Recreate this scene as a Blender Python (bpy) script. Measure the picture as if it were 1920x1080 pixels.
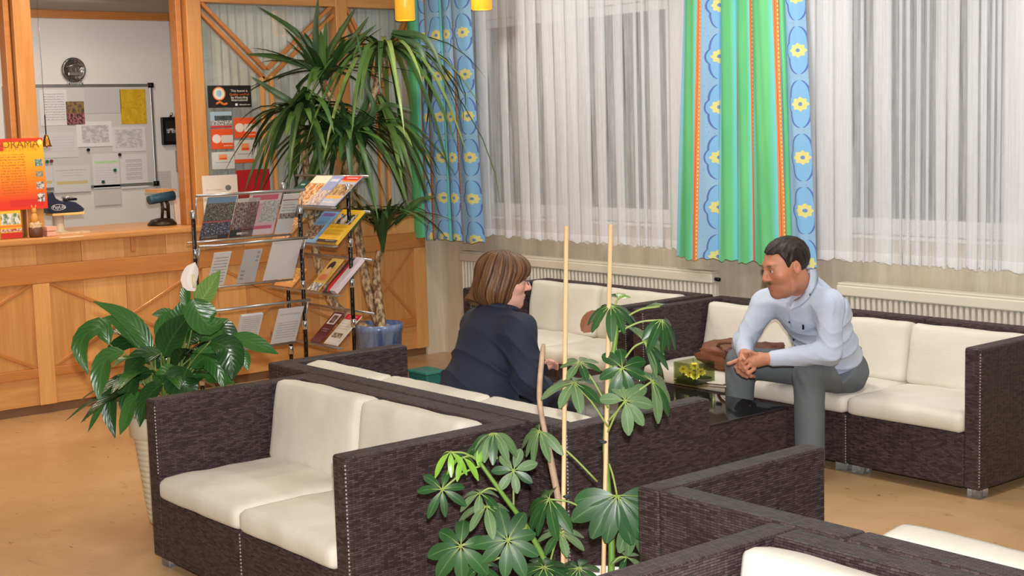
import bpy, bmesh, math, random
import numpy as np
from mathutils import Vector, Matrix, noise
random.seed(7)
for o in list(bpy.data.objects): bpy.data.objects.remove(o)
scene = bpy.context.scene
COL = scene.collection
# ------------------------------------------------------------------ camera
F = 2650.8
YAW, PITCH, ROLL = [math.radians(a) for a in (39.438, 6.653, -1.6325)]
EYE = np.array([0, 0, 1.78])
fw = np.array([-math.cos(YAW)*math.cos(PITCH), math.sin(YAW)*math.cos(PITCH), -math.sin(PITCH)])
_r = np.cross(fw, [0, 0, 1]); _r /= np.linalg.norm(_r); _u = np.cross(_r, fw)
CR = math.cos(ROLL)*_r + math.sin(ROLL)*_u
CU = -math.sin(ROLL)*_r + math.cos(ROLL)*_u
cam = bpy.data.cameras.new('camera'); cam_o = bpy.data.objects.new('camera', cam); COL.objects.link(cam_o)
cam.sensor_width = 36; cam.lens = F/1920*36; cam.clip_start = .05
m = Matrix.Identity(4)
for i in range(3):
    m[i][0] = CR[i]; m[i][1] = CU[i]; m[i][2] = -fw[i]; m[i][3] = EYE[i]
cam_o.matrix_world = m
scene.camera = cam_o
# ------------------------------------------------------------------ world, lights, exposure
w = bpy.data.worlds.new('world'); scene.world = w; w.use_nodes = True
w.node_tree.nodes['Background'].inputs[0].default_value = (.035, .035, .05, 1)
w.node_tree.nodes['Background'].inputs[1].default_value = .3
scene.view_settings.view_transform = 'Standard'; scene.view_settings.look = 'None'
scene.view_settings.gamma = 1; scene.view_settings.use_curve_mapping = False
scene.view_settings.exposure = -0.70
def lamp(name, kind, loc, energy, color, size=.1, target=None, **kw):
    l = bpy.data.lights.new(name, kind); l.energy = energy; l.color = color
    if kind == 'AREA': l.shape = 'DISK'; l.size = size
    else: l.shadow_soft_size = size
    for k, v in kw.items(): setattr(l, k, v)
    o = bpy.data.objects.new(name, l); COL.objects.link(o); o.location = loc
    if target is not None:
        o.rotation_euler = (Vector(target)-Vector(loc)).to_track_quat('-Z', 'Y').to_euler()
    return o
FL = EYE + CU*.16 + CR*.02
lamp('camera_flash', 'SPOT', FL, 1850, (1, .985, .97), .035, FL+fw, spot_size=math.radians(75), spot_blend=.5)
WARM = (1, .80, .58)
for i, (x, y) in enumerate([(-7.2, 2.6), (-4.4, 4.6), (-2.2, 1.2), (-5.2, 1.0)]):
    lamp('ceiling_ambient_fill', 'AREA', (x, y, 2.93), 19, (1, .91, .80), .5, (x, y, 0))  # area lamps added as soft ambient fill, no fittings behind them
for x in (-7.2, -5.2, -3.2):
    lamp('window_row_fill', 'AREA', (x, 5.3, 2.93), 34, (1, .97, .93), .4, (x, 6.0, 0))  # added neutral fill that brightens the lace and the window wall
for y in (2.4, 3.9):
    lamp('counter_downlight', 'AREA', (-8.1, y, 2.9), 30, (1, .76, .48), .25, (-8.5, y, 0))
lamp('reception_ceiling_light', 'AREA', (-9.9, 4.2, 2.72), 25, (1, .90, .82), .6, (-10.6, 4.2, 0))
# ------------------------------------------------------------------ helpers
def S(r, g, b): return tuple(((c/255/12.92) if c/255 <= .04045 else ((c/255+.055)/1.055)**2.4) for c in (r, g, b)) + (1,)
def ray(x, y): return fw + CR*((x-960)/F) - CU*((y-540)/F)
def at(x, y, ax, v):
    d = ray(x, y); t = (v-EYE[ax])/d[ax]; return Vector(EYE+t*d)
def atd(x, y, d): return Vector(EYE+ray(x, y)*d)
class X:
    """tiny expression builder over shader math nodes"""
    def __init__(s, nt, sock): s.nt = nt; s.k = sock
    def _m(s, op, *a):
        n = s.nt.nodes.new('ShaderNodeMath'); n.operation = op
        for i, v in enumerate((s,)+a):
            if isinstance(v, X): s.nt.links.new(v.k, n.inputs[i])
            else: n.inputs[i].default_value = v
        return X(s.nt, n.outputs[0])
    def __add__(s, o): return s._m('ADD', o)
    def __sub__(s, o): return s._m('SUBTRACT', o)
    def __mul__(s, o): return s._m('MULTIPLY', o)
    def __truediv__(s, o): return s._m('DIVIDE', o)
    def lt(s, o): return s._m('LESS_THAN', o)
    def gt(s, o): return s._m('GREATER_THAN', o)
    def mx(s, o): return s._m('MAXIMUM', o)
    def mn(s, o): return s._m('MINIMUM', o)
    def f(s, op, *a): return s._m(op, *a)
    def within(s, a, b): return s.gt(a)*s.lt(b)
def mixc(nt, fac, a, b, mode='MIX'):
    n = nt.nodes.new('ShaderNodeMix'); n.data_type = 'RGBA'; n.blend_type = mode
    for i, v in ((0, fac), (6, a), (7, b)):
        if isinstance(v, X): nt.links.new(v.k, n.inputs[i])
        elif hasattr(v, 'is_output'): nt.links.new(v, n.inputs[i])
        else: n.inputs[i].default_value = v
    return n.outputs[2]
def noi(nt, scale=5, detail=3, vec=None, rough=.5, dist=0):
    n = nt.nodes.new('ShaderNodeTexNoise'); n.inputs['Scale'].default_value = scale; n.inputs['Detail'].default_value = detail
    n.inputs['Roughness'].default_value = rough; n.inputs['Distortion'].default_value = dist
    if vec is not None: nt.links.new(vec, n.inputs['Vector'])
    return X(nt, n.outputs[0])
def coord(nt, kind='Object', scale=(1, 1, 1), rot=(0, 0, 0)):
    t = nt.nodes.new('ShaderNodeTexCoord'); mp = nt.nodes.new('ShaderNodeMapping')
    mp.inputs['Scale'].default_value = scale; mp.inputs['Rotation'].default_value = rot
    nt.links.new(t.outputs[kind], mp.inputs[0]); return mp.outputs[0]
def uvxy(nt):
    t = nt.nodes.new('ShaderNodeTexCoord'); s = nt.nodes.new('ShaderNodeSeparateXYZ'); nt.links.new(t.outputs['UV'], s.inputs[0])
    return X(nt, s.outputs[0]), X(nt, s.outputs[1])
def ramp(nt, x, a, b):
    n = nt.nodes.new('ShaderNodeMapRange'); nt.links.new(x.k, n.inputs[0]); n.inputs[1].default_value = a; n.inputs[2].default_value = b
    return X(nt, n.outputs[0])
def bump(nt, bsdf, h, strength=.3, dist=.01):
    n = nt.nodes.new('ShaderNodeBump'); n.inputs['Strength'].default_value = strength; n.inputs['Distance'].default_value = dist
    nt.links.new(h.k, n.inputs['Height']); nt.links.new(n.outputs[0], bsdf.inputs['Normal'])
def newmat(name):
    mt = bpy.data.materials.new(name); mt.use_nodes = True
    return mt, mt.node_tree, mt.node_tree.nodes['Principled BSDF']
MC = {}
def M(name, col=(.5, .5, .5, 1), rough=.5, metal=0, var=0, vs=8, stretch=(1, 1, 1), bmp=0, bs=40, bd=.004, spec=.5, coat=0, sheen=0, trans=0):
    if name in MC: return MC[name]
    mt, nt, b = newmat(name); MC[name] = mt
    b.inputs['Base Color'].default_value = col; b.inputs['Roughness'].default_value = rough; b.inputs['Metallic'].default_value = metal
    b.inputs['Specular IOR Level'].default_value = spec; b.inputs['Coat Weight'].default_value = coat; b.inputs['Sheen Weight'].default_value = sheen
    b.inputs['Transmission Weight'].default_value = trans
    if var:
        f = noi(nt, vs, 4, coord(nt, 'Object', stretch))
        d = tuple(c*(1-var) for c in col[:3])+(1,); l = tuple(min(1, c*(1+var*.6)) for c in col[:3])+(1,)
        nt.links.new(mixc(nt, ramp(nt, f, .3, .7), d, l), b.inputs['Base Color'])
    if bmp: bump(nt, b, noi(nt, bs, 3, coord(nt, 'Object', stretch)), bmp, bd)
    return mt
def link(name, me, mat=None, parent=None, smooth=False):
    o = bpy.data.objects.new(name, me); COL.objects.link(o)
    if mat is not None and not me.materials: me.materials.append(mat)
    if smooth: me.shade_smooth()
    if parent is not None:
        o.parent = parent; o.matrix_parent_inverse = WM(parent).inverted()
    return o
def WM(o):
    mm = Matrix.LocRotScale(o.location, o.rotation_euler, o.scale)
    if o.parent: mm = WM(o.parent) @ o.matrix_parent_inverse @ mm
    return mm
def tag(o, label=None, cat=None, group=None, kind=None):
    if label: o['label'] = label
    if cat: o['category'] = cat
    if group: o['group'] = group
    if kind: o['kind'] = kind
    return o
def thing(name, loc, label=None, cat=None, group=None, kind=None):
    o = bpy.data.objects.new(name, None); COL.objects.link(o); o.location = loc; o.empty_display_size = .1
    return tag(o, label, cat, group, kind)
def autouv(bm, s=1.0, rot=False):
    uv = bm.loops.layers.uv.verify()
    for f in bm.faces:
        n = f.normal; a = [abs(n.x), abs(n.y), abs(n.z)]; i = a.index(max(a))
        for l in f.loops:
            c = l.vert.co
            q = (c.y, c.z) if i == 0 else (c.x, c.z) if i == 1 else (c.x, c.y)
            l[uv].uv = (q[0]*s, q[1]*s)
def bmesh_done(name, bm, mat, parent, smooth=False, uv=True):
    bm.normal_update()
    if uv: autouv(bm)
    me = bpy.data.meshes.new(name); bm.to_mesh(me); bm.free()
    return link(name, me, mat, parent, smooth)
def box_bm(bm, lo, hi, bev=0, seg=2, mtx=None):
    b2 = bmesh.new(); bmesh.ops.create_cube(b2, size=1)
    lo = Vector(lo); hi = Vector(hi)
    for v in b2.verts: v.co = Vector([(lo[i]+hi[i])/2+v.co[i]*(hi[i]-lo[i]) for i in range(3)])
    if bev: bmesh.ops.bevel(b2, geom=b2.edges[:], offset=bev, segments=seg, affect='EDGES', profile=.5)
    if mtx is not None: bmesh.ops.transform(b2, matrix=mtx, verts=b2.verts)
    tmp = bpy.data.meshes.new('t'); b2.to_mesh(tmp); b2.free(); bm.from_mesh(tmp); bpy.data.meshes.remove(tmp)
def box(name, lo, hi, mat, parent=None, bev=0, seg=2, mtx=None, smooth=False):
    bm = bmesh.new(); box_bm(bm, lo, hi, bev, seg, mtx); return bmesh_done(name, bm, mat, parent, smooth)
def tube_data(pts, rad, n=8, caps=True):
    pts = [Vector(p) for p in pts]; rs = rad if isinstance(rad, (list, tuple)) else [rad]*len(pts)
    vs, fs = [], []
    t0 = (pts[1]-pts[0]).normalized(); ref = Vector((0, 0, 1)) if abs(t0.z) < .9 else Vector((1, 0, 0))
    nrm = t0.cross(ref).normalized()
    for i, p in enumerate(pts):
        t = ((pts[min(i+1, len(pts)-1)]-pts[max(i-1, 0)])).normalized()
        nrm = (nrm-t*nrm.dot(t)).normalized(); bn = t.cross(nrm)
        for k in range(n):
            a = 2*math.pi*k/n; vs.append(p+(nrm*math.cos(a)+bn*math.sin(a))*rs[i])
    for i in range(len(pts)-1):
        for k in range(n): fs.append((i*n+k, i*n+(k+1) % n, (i+1)*n+(k+1) % n, (i+1)*n+k))
    if caps: fs.append(tuple(range(n-1, -1, -1))); fs.append(tuple(range((len(pts)-1)*n, len(pts)*n)))
    return vs, fs
def raw(name, vs, fs, mat, parent=None, smooth=False, uvs=None):
    me = bpy.data.meshes.new(name); me.from_pydata([tuple(v) for v in vs], [], fs)
    if uvs is not None:
        l = me.uv_layers.new(name='UVMap')
        for lp in me.loops: l.data[lp.index].uv = uvs[lp.vertex_index]
    me.update(); return link(name, me, mat, parent, smooth)
def tube(name, pts, rad, mat, parent=None, n=8): return raw(name, *tube_data(pts, rad, n), mat, parent, True)
def lathe(name, prof, ctr, mat, parent=None, n=32, smooth=True, caps=True):
    vs, fs = [], []; c = Vector(ctr)
    for r, z in prof:
        for k in range(n): a = 2*math.pi*k/n; vs.append(c+Vector((r*math.cos(a), r*math.sin(a), z)))
    for i in range(len(prof)-1):
        for k in range(n): fs.append((i*n+k, i*n+(k+1) % n, (i+1)*n+(k+1) % n, (i+1)*n+k))
    if caps:
        fs.append(tuple(range(n-1, -1, -1))); fs.append(tuple(range((len(prof)-1)*n, len(prof)*n)))
    return raw(name, vs, fs, mat, parent, smooth)
def spl(pts, n):
    """Catmull-Rom through pts"""
    P = [Vector(p) for p in pts]; P = [P[0]*2-P[1]]+P+[P[-1]*2-P[-2]]; out = []
    for j in range(n+1):
        t = j/n*(len(P)-3); i = min(int(t), len(P)-4); u = t-i; a, b, c, d = P[i:i+4]
        out.append(.5*((2*b)+(c-a)*u+(2*a-5*b+4*c-d)*u*u+(3*b-a-3*c+d)*u**3))
    return out
def text(name, s, origin, right, up, size, mat, parent, align='LEFT', ext=.0006, sx=1):
    cu = bpy.data.curves.new(name, 'FONT'); cu.body = s; cu.size = size; cu.align_x = align; cu.extrude = ext; cu.resolution_u = 2
    o = bpy.data.objects.new(name, cu); COL.objects.link(o)
    me = bpy.data.meshes.new_from_object(o.evaluated_get(bpy.context.evaluated_depsgraph_get())); bpy.data.objects.remove(o)
    r = Vector(right).normalized(); u = Vector(up).normalized(); n = r.cross(u)
    mm = Matrix.Identity(4)
    for i in range(3): mm[i][0] = r[i]*sx; mm[i][1] = u[i]; mm[i][2] = n[i]; mm[i][3] = origin[i]
    me.transform(mm); me.materials.clear(); return link(name, me, mat, parent)
# ------------------------------------------------------------------ materials
def wood_mat(name, a, b, axis):
    mt, nt, p = newmat(name); st = [9, 9, 9]; st[axis] = .7
    v = coord(nt, 'Object', st); f = noi(nt, 3, 5, v, .6, .6); g = noi(nt, 14, 2, v)
    c = mixc(nt, ramp(nt, f, .3, .72), a, b)
    c = mixc(nt, ramp(nt, g, .55, .8)*.25, c, tuple(x*.6 for x in a[:3])+(1,))
    nt.links.new(c, p.inputs['Base Color']); p.inputs['Roughness'].default_value = .38; p.inputs['Coat Weight'].default_value = .15
    bump(nt, p, f, .05, .002); return mt
WA, WB = S(194, 132, 72), S(214, 155, 92)
WOODX = wood_mat('beech_wood_x', WA, WB, 0); WOODY = wood_mat('beech_wood_y', WA, WB, 1); WOODZ = wood_mat('beech_wood_upright', WA, WB, 2)
WOODL = wood_mat('pale_beech_wood', S(214, 152, 88), S(228, 172, 106), 2)
WOODR = wood_mat('amber_beech_rail', S(186, 118, 60), S(200, 134, 70), 1)
def wicker_mat():
    mt, nt, p = newmat('dark_wicker')
    v = coord(nt, 'UV'); br = nt.nodes.new('ShaderNodeTexBrick'); nt.links.new(v, br.inputs[0])
    br.offset = .5; br.inputs['Scale'].default_value = 1; br.inputs['Brick Width'].default_value = .026; br.inputs['Row Height'].default_value = .0074
    br.inputs['Mortar Size'].default_value = .0010; br.inputs['Mortar Smooth'].default_value = 1; br.inputs['Bias'].default_value = 0
    br.inputs['Color1'].default_value = S(50, 39, 40); br.inputs['Color2'].default_value = S(86, 71, 73); br.inputs['Mortar'].default_value = S(36, 27, 28)
    f = noi(nt, 60, 3, coord(nt, 'UV', (1, 4, 1)))
    nt.links.new(mixc(nt, ramp(nt, f, .35, .75)*.45, br.outputs[0], S(28, 20, 20)), p.inputs['Base Color'])
    u, vv = uvxy(nt)
    arch = (u*(math.pi/.026)).f('SINE').f('ABSOLUTE')
    h = (X(nt, br.outputs[1])*-1+1)*(arch*.4+.6)
    bump(nt, p, h, .7, .004); p.inputs['Roughness'].default_value = .5; p.inputs['Specular IOR Level'].default_value = .3
    return mt
WICKER = wicker_mat()
def cushion_mat():
    mt, nt, p = newmat('cream_cushion_fabric')
    f = noi(nt, 3, 4, coord(nt)); g = noi(nt, 260, 2, coord(nt)); h = noi(nt, 9, 4, coord(nt, 'Object', (1, 2.2, 1)), .6, 1.2)
    nt.links.new(mixc(nt, ramp(nt, f, .3, .75), S(208, 202, 187), S(222, 217, 205)), p.inputs['Base Color'])
    p.inputs['Roughness'].default_value = .85; p.inputs['Sheen Weight'].default_value = .1
    bump(nt, p, h*.9+g*.1, .13, .02); return mt
CUSH = cushion_mat()
STITCH = M('white_edge_strand', S(168, 160, 158), .5)
ACRYL = M('clear_foot_plastic', S(225, 228, 230), .08, spec=.6, trans=.85)
CHROME = M('chrome', S(205, 208, 210), .16, 1)
SATIN = M('satin_silver', S(178, 180, 182), .32, .9)
BLACKM = M('black_metal', S(28, 26, 26), .3, .6)
WHITEP = M('white_paper', S(226, 224, 222), .8)
# ------------------------------------------------------------------ room shell
XP, YW, XB, ZC = -8.88, 6.60, -11.0, 3.0
def floor_mat():
    mt, nt, p = newmat('veined_stone_floor')
    v = coord(nt); a = noi(nt, 1.3, 5, v, .55, .8); b = noi(nt, 5, 5, coord(nt, 'Object', (1, 2.2, 1), (0, 0, .5)), .62, 1.5)
    c = mixc(nt, ramp(nt, a, .3, .7), S(186, 148, 104), S(206, 170, 126))
    c = mixc(nt, ramp(nt, b, .60, .74)*.5, c, S(150, 104, 66))
    s = noi(nt, 9, 3, coord(nt, 'Object', (1, 2.6, 1), (0, 0, .7)), .5, .6)
    c = mixc(nt, ramp(nt, s, .695, .75)*.7, c, S(98, 58, 34))
    nt.links.new(c, p.inputs['Base Color']); p.inputs['Roughness'].default_value = .26; p.inputs['Specular IOR Level'].default_value = .4
    return mt
def stone_mat():
    mt, nt, p = newmat('beige_travertine')
    a = noi(nt, 2.2, 5, coord(nt, 'Object', (4, 4, .35)), .6, .5); b = noi(nt, 16, 4, coord(nt, 'Object', (3, 3, .35)), .6); s = noi(nt, 10, 3, coord(nt, 'Object', (5, 5, .9)))
    c = mixc(nt, ramp(nt, a, .3, .7), S(208, 195, 172), S(228, 218, 198))
    c = mixc(nt, ramp(nt, b, .5, .75)*.35, c, S(186, 170, 144))
    c = mixc(nt, ramp(nt, s, .73, .77)*.5, c, S(96, 84, 66))
    nt.links.new(c, p.inputs['Base Color']); p.inputs['Roughness'].default_value = .4; return mt
STONE = stone_mat(); PLASTER = M('cream_plaster', S(222, 214, 200), .85, var=.05, vs=2); WHITEWALL = M('white_plaster', S(226, 224, 220), .85, var=.04, vs=2)
CEIL = M('ceiling_white', S(225, 220, 212), .9)
st = lambda o: tag(o, kind='structure')
st(box('floor', (-11.2, -3, -.1), (3, YW+.2, 0), floor_mat()))
st(box('ceiling', (-11.2, -3, ZC), (3, YW+.2, ZC+.1), CEIL))
st(box('wall_reception_back', (XB-.15, -3, 0), (XB, YW+.2, ZC), WHITEWALL))
st(box('wall_behind', (XB, -3.15, 0), (3, -3, ZC), PLASTER))
st(box('wall_right', (3, -3.15, 0), (3.15, YW+.2, ZC), PLASTER))
WIN = [(-8.36, -6.36), (-5.08, -2.7), (-1.6, .6)]
ww = st(thing('wall_window', (-4, YW, 0), 'window wall of beige stone below and white plaster above'))
box('wall_base', (XB, YW, 0), (3, YW+.2, 1.10), STONE, ww)
box('wall_lintel', (XB, YW, 2.54), (3, YW+.2, ZC), WHITEWALL, ww)
xs = [XB]+[v for a in WIN for v in a]+[3]
for i in range(0, len(xs), 2): box('wall_pier', (xs[i], YW, 1.10), (xs[i+1], YW+.2, 2.54), WHITEWALL, ww)
GLASS = None
def thin_glass(name, tint=(1, 1, 1, 1), gl=.1, rough=.02):
    mt, nt, p = newmat(name); nt.nodes.remove(p); out = nt.nodes['Material Output']
    t = nt.nodes.new('ShaderNodeBsdfTransparent'); t.inputs[0].default_value = tint
    g = nt.nodes.new('ShaderNodeBsdfGlossy'); g.inputs['Roughness'].default_value = rough
    mx = nt.nodes.new('ShaderNodeMixShader'); mx.inputs[0].default_value = gl
    nt.links.new(t.outputs[0], mx.inputs[1]); nt.links.new(g.outputs[0], mx.inputs[2]); nt.links.new(mx.outputs[0], out.inputs[0]); return mt
PANE = thin_glass('window_glass', (.75, .78, .8, 1), .1); CLEAR = thin_glass('clear_acrylic', (.985, .983, .98, 1), .035, .15)
FRAMEW = M('white_window_frame', S(224, 224, 222), .4)
for i, (a, b) in enumerate(WIN):
    wn = st(thing('window_%d' % (i+1), ((a+b)/2, YW, 1.10)))
    for lo, hi in (((a, YW+.02, 1.10), (b, YW+.12, 1.19)), ((a, YW+.02, 2.475), (b, YW+.12, 2.54)), ((a, YW+.02, 1.19), (a+.07, YW+.12, 2.475)), ((b-.07, YW+.02, 1.19), (b, YW+.12, 2.475)), (((a+b)/2-.05, YW+.02, 1.19), ((a+b)/2+.05, YW+.12, 2.475))):
        box('window_frame', lo, hi, FRAMEW, wn, .006)
    for x0, x1 in ((a+.07, (a+b)/2-.05), ((a+b)/2+.05, b-.07)): box('pane', (x0, YW+.07, 1.19), (x1, YW+.076, 2.475), PANE, wn)
    box('window_sill', (a-.05, YW-.05, 1.08), (b+.05, YW+.02, 1.10), FRAMEW, wn, .006)
NIGHT = M('night_backdrop_dark', S(40, 42, 44), .9, var=.2, vs=2)
st(box('wall_night_backdrop', (XB, YW+1.6, 0), (3, YW+1.7, 3.4), NIGHT))  # dark sheet added to stand in for the night beyond the panes
# strip of stone at the end of the panelled wall
st(box('wall_corner_return', (XB, 6.43, 0), (XP, YW, ZC), STONE))
# ------------------------------------------------------------------ panelled reception counter
PY = [2.2, 3.39, 4.58, 5.77]
ct = thing('reception_counter', (XP, 4.2, 0), 'long beech reception counter front with crossed mouldings under the open hatch', 'counter')
for y0, y1, z0, z1, mt in [(1.0, 6.43, .06, .24, WOODY)]:
    n = 6
    for k in range(n): box('base_panel', (XP-.05, y0+(y1-y0)*k/n+.001, z0), (XP, y0+(y1-y0)*(k+1)/n-.001, z1), mt, ct, .002)
box('plinth', (XP-.06, 1.0, 0), (XP-.02, 6.43, .06), M('dark_plinth', S(120, 84, 58), .5), ct)
box('lower_rail', (XP-.05, 1.0, .24), (XP+.016, 6.43, .30), WOODR, ct, .004)
box('upper_rail', (XP-.05, 1.0, .845), (XP+.022, 6.43, .965), WOODR, ct, .005)
y = 1.0; k = 0
while y < 6.42:
    y1 = min(y+.2975, 6.43)
    box('panel_board', (XP-.05, y+.001, .30), (XP-.002*(k % 2), y1-.001, .845), WOODZ if k % 3 else WOODL, ct, .002)
    box('fascia_board', (XP-.05, y+.001, .965), (XP+.002*(k % 2), y1-.001, 1.10), WOODL if k % 2 else WOODZ, ct, .002); y = y1; k += 1
for yy in PY+[6.38]: box('pilaster', (XP-.02, yy-.055, .06), (XP+.02, yy+.055, .845), WOODL, ct, .004)
def bar_yz(name, y0, z0, y1, z1, wd, x0, x1, mat, par):
    d = Vector((0, y1-y0, z1-z0)); L = d.length; ang = math.atan2(d.z, d.y)
    mm = Matrix.Translation((0, (y0+y1)/2, (z0+z1)/2)) @ Matrix.Rotation(ang, 4, 'X')
    return box(name, (x0, -L/2, -wd/2), (x1, L/2, wd/2), mat, par, .003, 1, mm)
edges = PY+[6.38]
for a, b in zip(edges[:-1], edges[1:]):
    a += .055; b -= .055
    bar_yz('diagonal_moulding', a, .30, b, .845, .022, XP-.01, XP+.008, WOODR, ct); bar_yz('diagonal_moulding', a, .845, b, .30, .022, XP-.01, XP+.007, WOODR, ct)
box('countertop', (XP-.72, .9, 1.10), (XP+.08, 4.66, 1.145), WOODY, ct, .014, 3)
box('ledge_top', (XP-.12, 4.66, 1.10), (XP+.03, 6.43, 1.13), WOODR, ct, .006)
box('bracket', (XP, 4.02, 1.0), (XP+.015, 4.05, 1.10), WOODR, ct, .004)
# partition above the counter
pt = st(thing('wall_partition', (XP, 4.6, 1.145), 'open beech partition frame above the counter'))
for yy, wd in ((2.2, .12), (3.395, .115), (4.58, .11), (5.77, .10)):
    box('post', (XP-.13, yy-wd/2, 1.13), (XP-.01, yy+wd/2, ZC), WOODZ, pt, .006)
    if yy < 4: box('post_edge_strip', (XP-.14, yy-wd/2-.05, 1.145), (XP-.04, yy-wd/2-.012, ZC), WOODR, pt, .005)
box('post_edge_strip', (XP-.16, 4.47, 1.145), (XP-.06, 4.512, ZC), WOODR, pt, .005)
box('beam', (XP-.12, 4.62, 2.66), (XP-.016, 6.43, 2.76), WOODY, pt, .006); box('infill_board', (XP-.09, 4.62, 2.76), (XP-.05, 6.43, ZC), WOODZ, pt)
box('beam', (XP-.12, .9, 2.84), (XP-.016, 4.55, 2.95), WOODY, pt, .006)
for a, mid, b, zb in ((4.63, 5.14, 5.72, 2.16), (5.82, 6.12, 6.42, 2.1)):
    for o_ in (0, .075):
        bar_yz('diagonal_brace', a, 2.68-o_, mid-.01, zb+.05-o_, .026, XP-.07, XP-.03, WOODR, pt); bar_yz('diagonal_brace', mid+.01, zb+.05-o_, b, 2.68-o_, .026, XP-.07, XP-.035, WOODR, pt)
    for o_ in (-.035, .035): box('mullion', (XP-.07, mid+o_-.012, 1.13), (XP-.03, mid+o_+.012, zb), WOODL, pt, .003)
for a, b in ((4.635, 5.72), (5.82, 6.43)): box('pane', (XP-.082, a, 1.13), (XP-.076, b, 2.66), thin_glass('partition_glass', (.97, .98, .97, 1), .05), pt)
box('wall_cornice', (XB, 1.0, 2.70), (XB+.06, 6.43, 2.76), WOODR, None)['kind'] = 'structure'
st(box('ceiling_reception', (XB, .5, 2.76), (XP-.16, 6.42, 2.80), M('reception_ceiling', S(176, 168, 160), .9)))
# ------------------------------------------------------------------ sheer fabric
def sheer_mat(name, col, cover, streak=60):
    mt, nt, p = newmat(name); nt.nodes.remove(p); out = nt.nodes['Material Output']
    d = nt.nodes.new('ShaderNodeBsdfDiffuse'); d.inputs[0].default_value = col
    tl = nt.nodes.new('ShaderNodeBsdfTranslucent'); tl.inputs[0].default_value = col
    m1 = nt.nodes.new('ShaderNodeMixShader'); m1.inputs[0].default_value = .3; nt.links.new(d.outputs[0], m1.inputs[1]); nt.links.new(tl.outputs[0], m1.inputs[2])
    t = nt.nodes.new('ShaderNodeBsdfTransparent'); m2 = nt.nodes.new('ShaderNodeMixShader')
    f = noi(nt, streak, 3, coord(nt, 'UV', (1, .03, 1))); g = noi(nt, 40, 2, coord(nt, 'UV', (1, .3, 1)))
    u, v = uvxy(nt); hem = v.lt(.05)
    fac = (ramp(nt, f, .3, .7)*.2+(cover-.1)+ramp(nt, g, .3, .7)*.06+hem*.2).mn(.97)
    nt.links.new(fac.k, m2.inputs[0]); nt.links.new(t.outputs[0], m2.inputs[1]); nt.links.new(m1.outputs[0], m2.inputs[2]); nt.links.new(m2.outputs[0], out.inputs[0]); return mt
def cloth(name, cols, z0, z1, mat, parent=None, nz=14, flare=0, xc=0, axis=0, wob=.004, ustep=False):
    """cols: (x, y, u) path points at the hem; the cloth hangs straight up to z1"""
    vs, fs, uvs = [], [], []; n = len(cols)
    for j in range(nz+1):
        t = j/nz; z = z0+(z1-z0)*t
        for i, (x, yv, u) in enumerate(cols):
            xx = x+(xc-x)*flare*t; yy = yv+wob*math.sin(3*z+i*.9)
            zz = z+(.008*math.sin(i*.37)+.006*math.sin(i*1.1) if j == 0 else 0)
            vs.append((xx, yy, zz) if axis == 0 else (yy, xx, zz)); uvs.append((u, zz-z0))
    for j in range(nz):
        for i in range(n-1): fs.append((j*n+i, j*n+i+1, (j+1)*n+i+1, (j+1)*n+i))
    return raw(name, vs, fs, mat, parent, True, uvs)
def lace_cols(x0, x1, y, thin):
    """S-folded path: three layers where the fabric is gathered, one layer in the thin strips"""
    c = []; u = 0; x = x0; thin = sorted(thin)+[(x1, x1)]
    def add(xx, yy):
        nonlocal u
        if c: u += math.hypot(xx-c[-1][0], yy-c[-1][1])
        c.append((xx, yy, u))
    for a, b in thin:
        L = a-x; n = max(2, int(L/.012))
        if L > .008:
            m_ = max(1, round(L/.13)); seg = L/m_
            for q in range(m_):
                xa, xb = x+seg*q, x+seg*(q+1)
                for lay, (p, r) in enumerate(((xa, xb), (xb, xa+.004), (xa+.004, xb))):
                    for k in range(9):
                        t = k/8; add(p+(r-p)*t, y-.014+.006*lay-.010*math.sin(math.pi*t)*(1, .6, .3)[lay]+.0015*math.sin(t*25+q))
        if b > a:
            for k in range(7): t = k/6; add(a+(b-a)*t, y+.004*math.sin(t*9))
        x = b
    return c
LACE = sheer_mat('white_lace', (.93, .945, .97, 1), .44)
YL = 6.46
def px2x(p, y=400, Y=YL): return at(p, y, 1, Y).x
thin1 = [(px2x(a, 250), px2x(b, 250)) for a, b in ((919, 943), (957, 974), (1012, 1022), (1110, 1121), (1139, 1156), (1172, 1194), (1198, 1208), (1213, 1221), (1242, 1258))]
thin2 = [(px2x(a, 250), px2x(b, 250)) for a, b in ((1600, 1618), (1622, 1640), (1674, 1690), (1693, 1702), (1708, 1720), (1728, 1740), (1744, 1757), (1776, 1778), (1800, 1815), (1836, 1840), (1852, 1862), (1866, 1872), (1878, 1882))]
rr = random.Random(3); xx = px2x(1900)
while xx < .7:
    a = xx+rr.uniform(.05, .15); b = a+rr.uniform(.02, .09); thin2.append((a, b)); xx = b
tag(cloth('lace_curtain', lace_cols(px2x(880), px2x(1300), YL, thin1), .965, 2.86, LACE), 'white sheer lace curtain over the window between the two coloured drapes', 'curtain', 'sheer lace curtains')
tag(cloth('lace_curtain', lace_cols(px2x(1500), .75, YL, thin2), .965, 2.86, LACE), 'white sheer lace curtain right of the green drape behind the seated man', 'curtain', 'sheer lace curtains')
rail = tube('curtain_rail', [(-8.85, 6.47, 2.87), (2.9, 6.47, 2.87)], .014, FRAMEW); tag(rail, 'white curtain rail running above the windows', 'rail')
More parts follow.
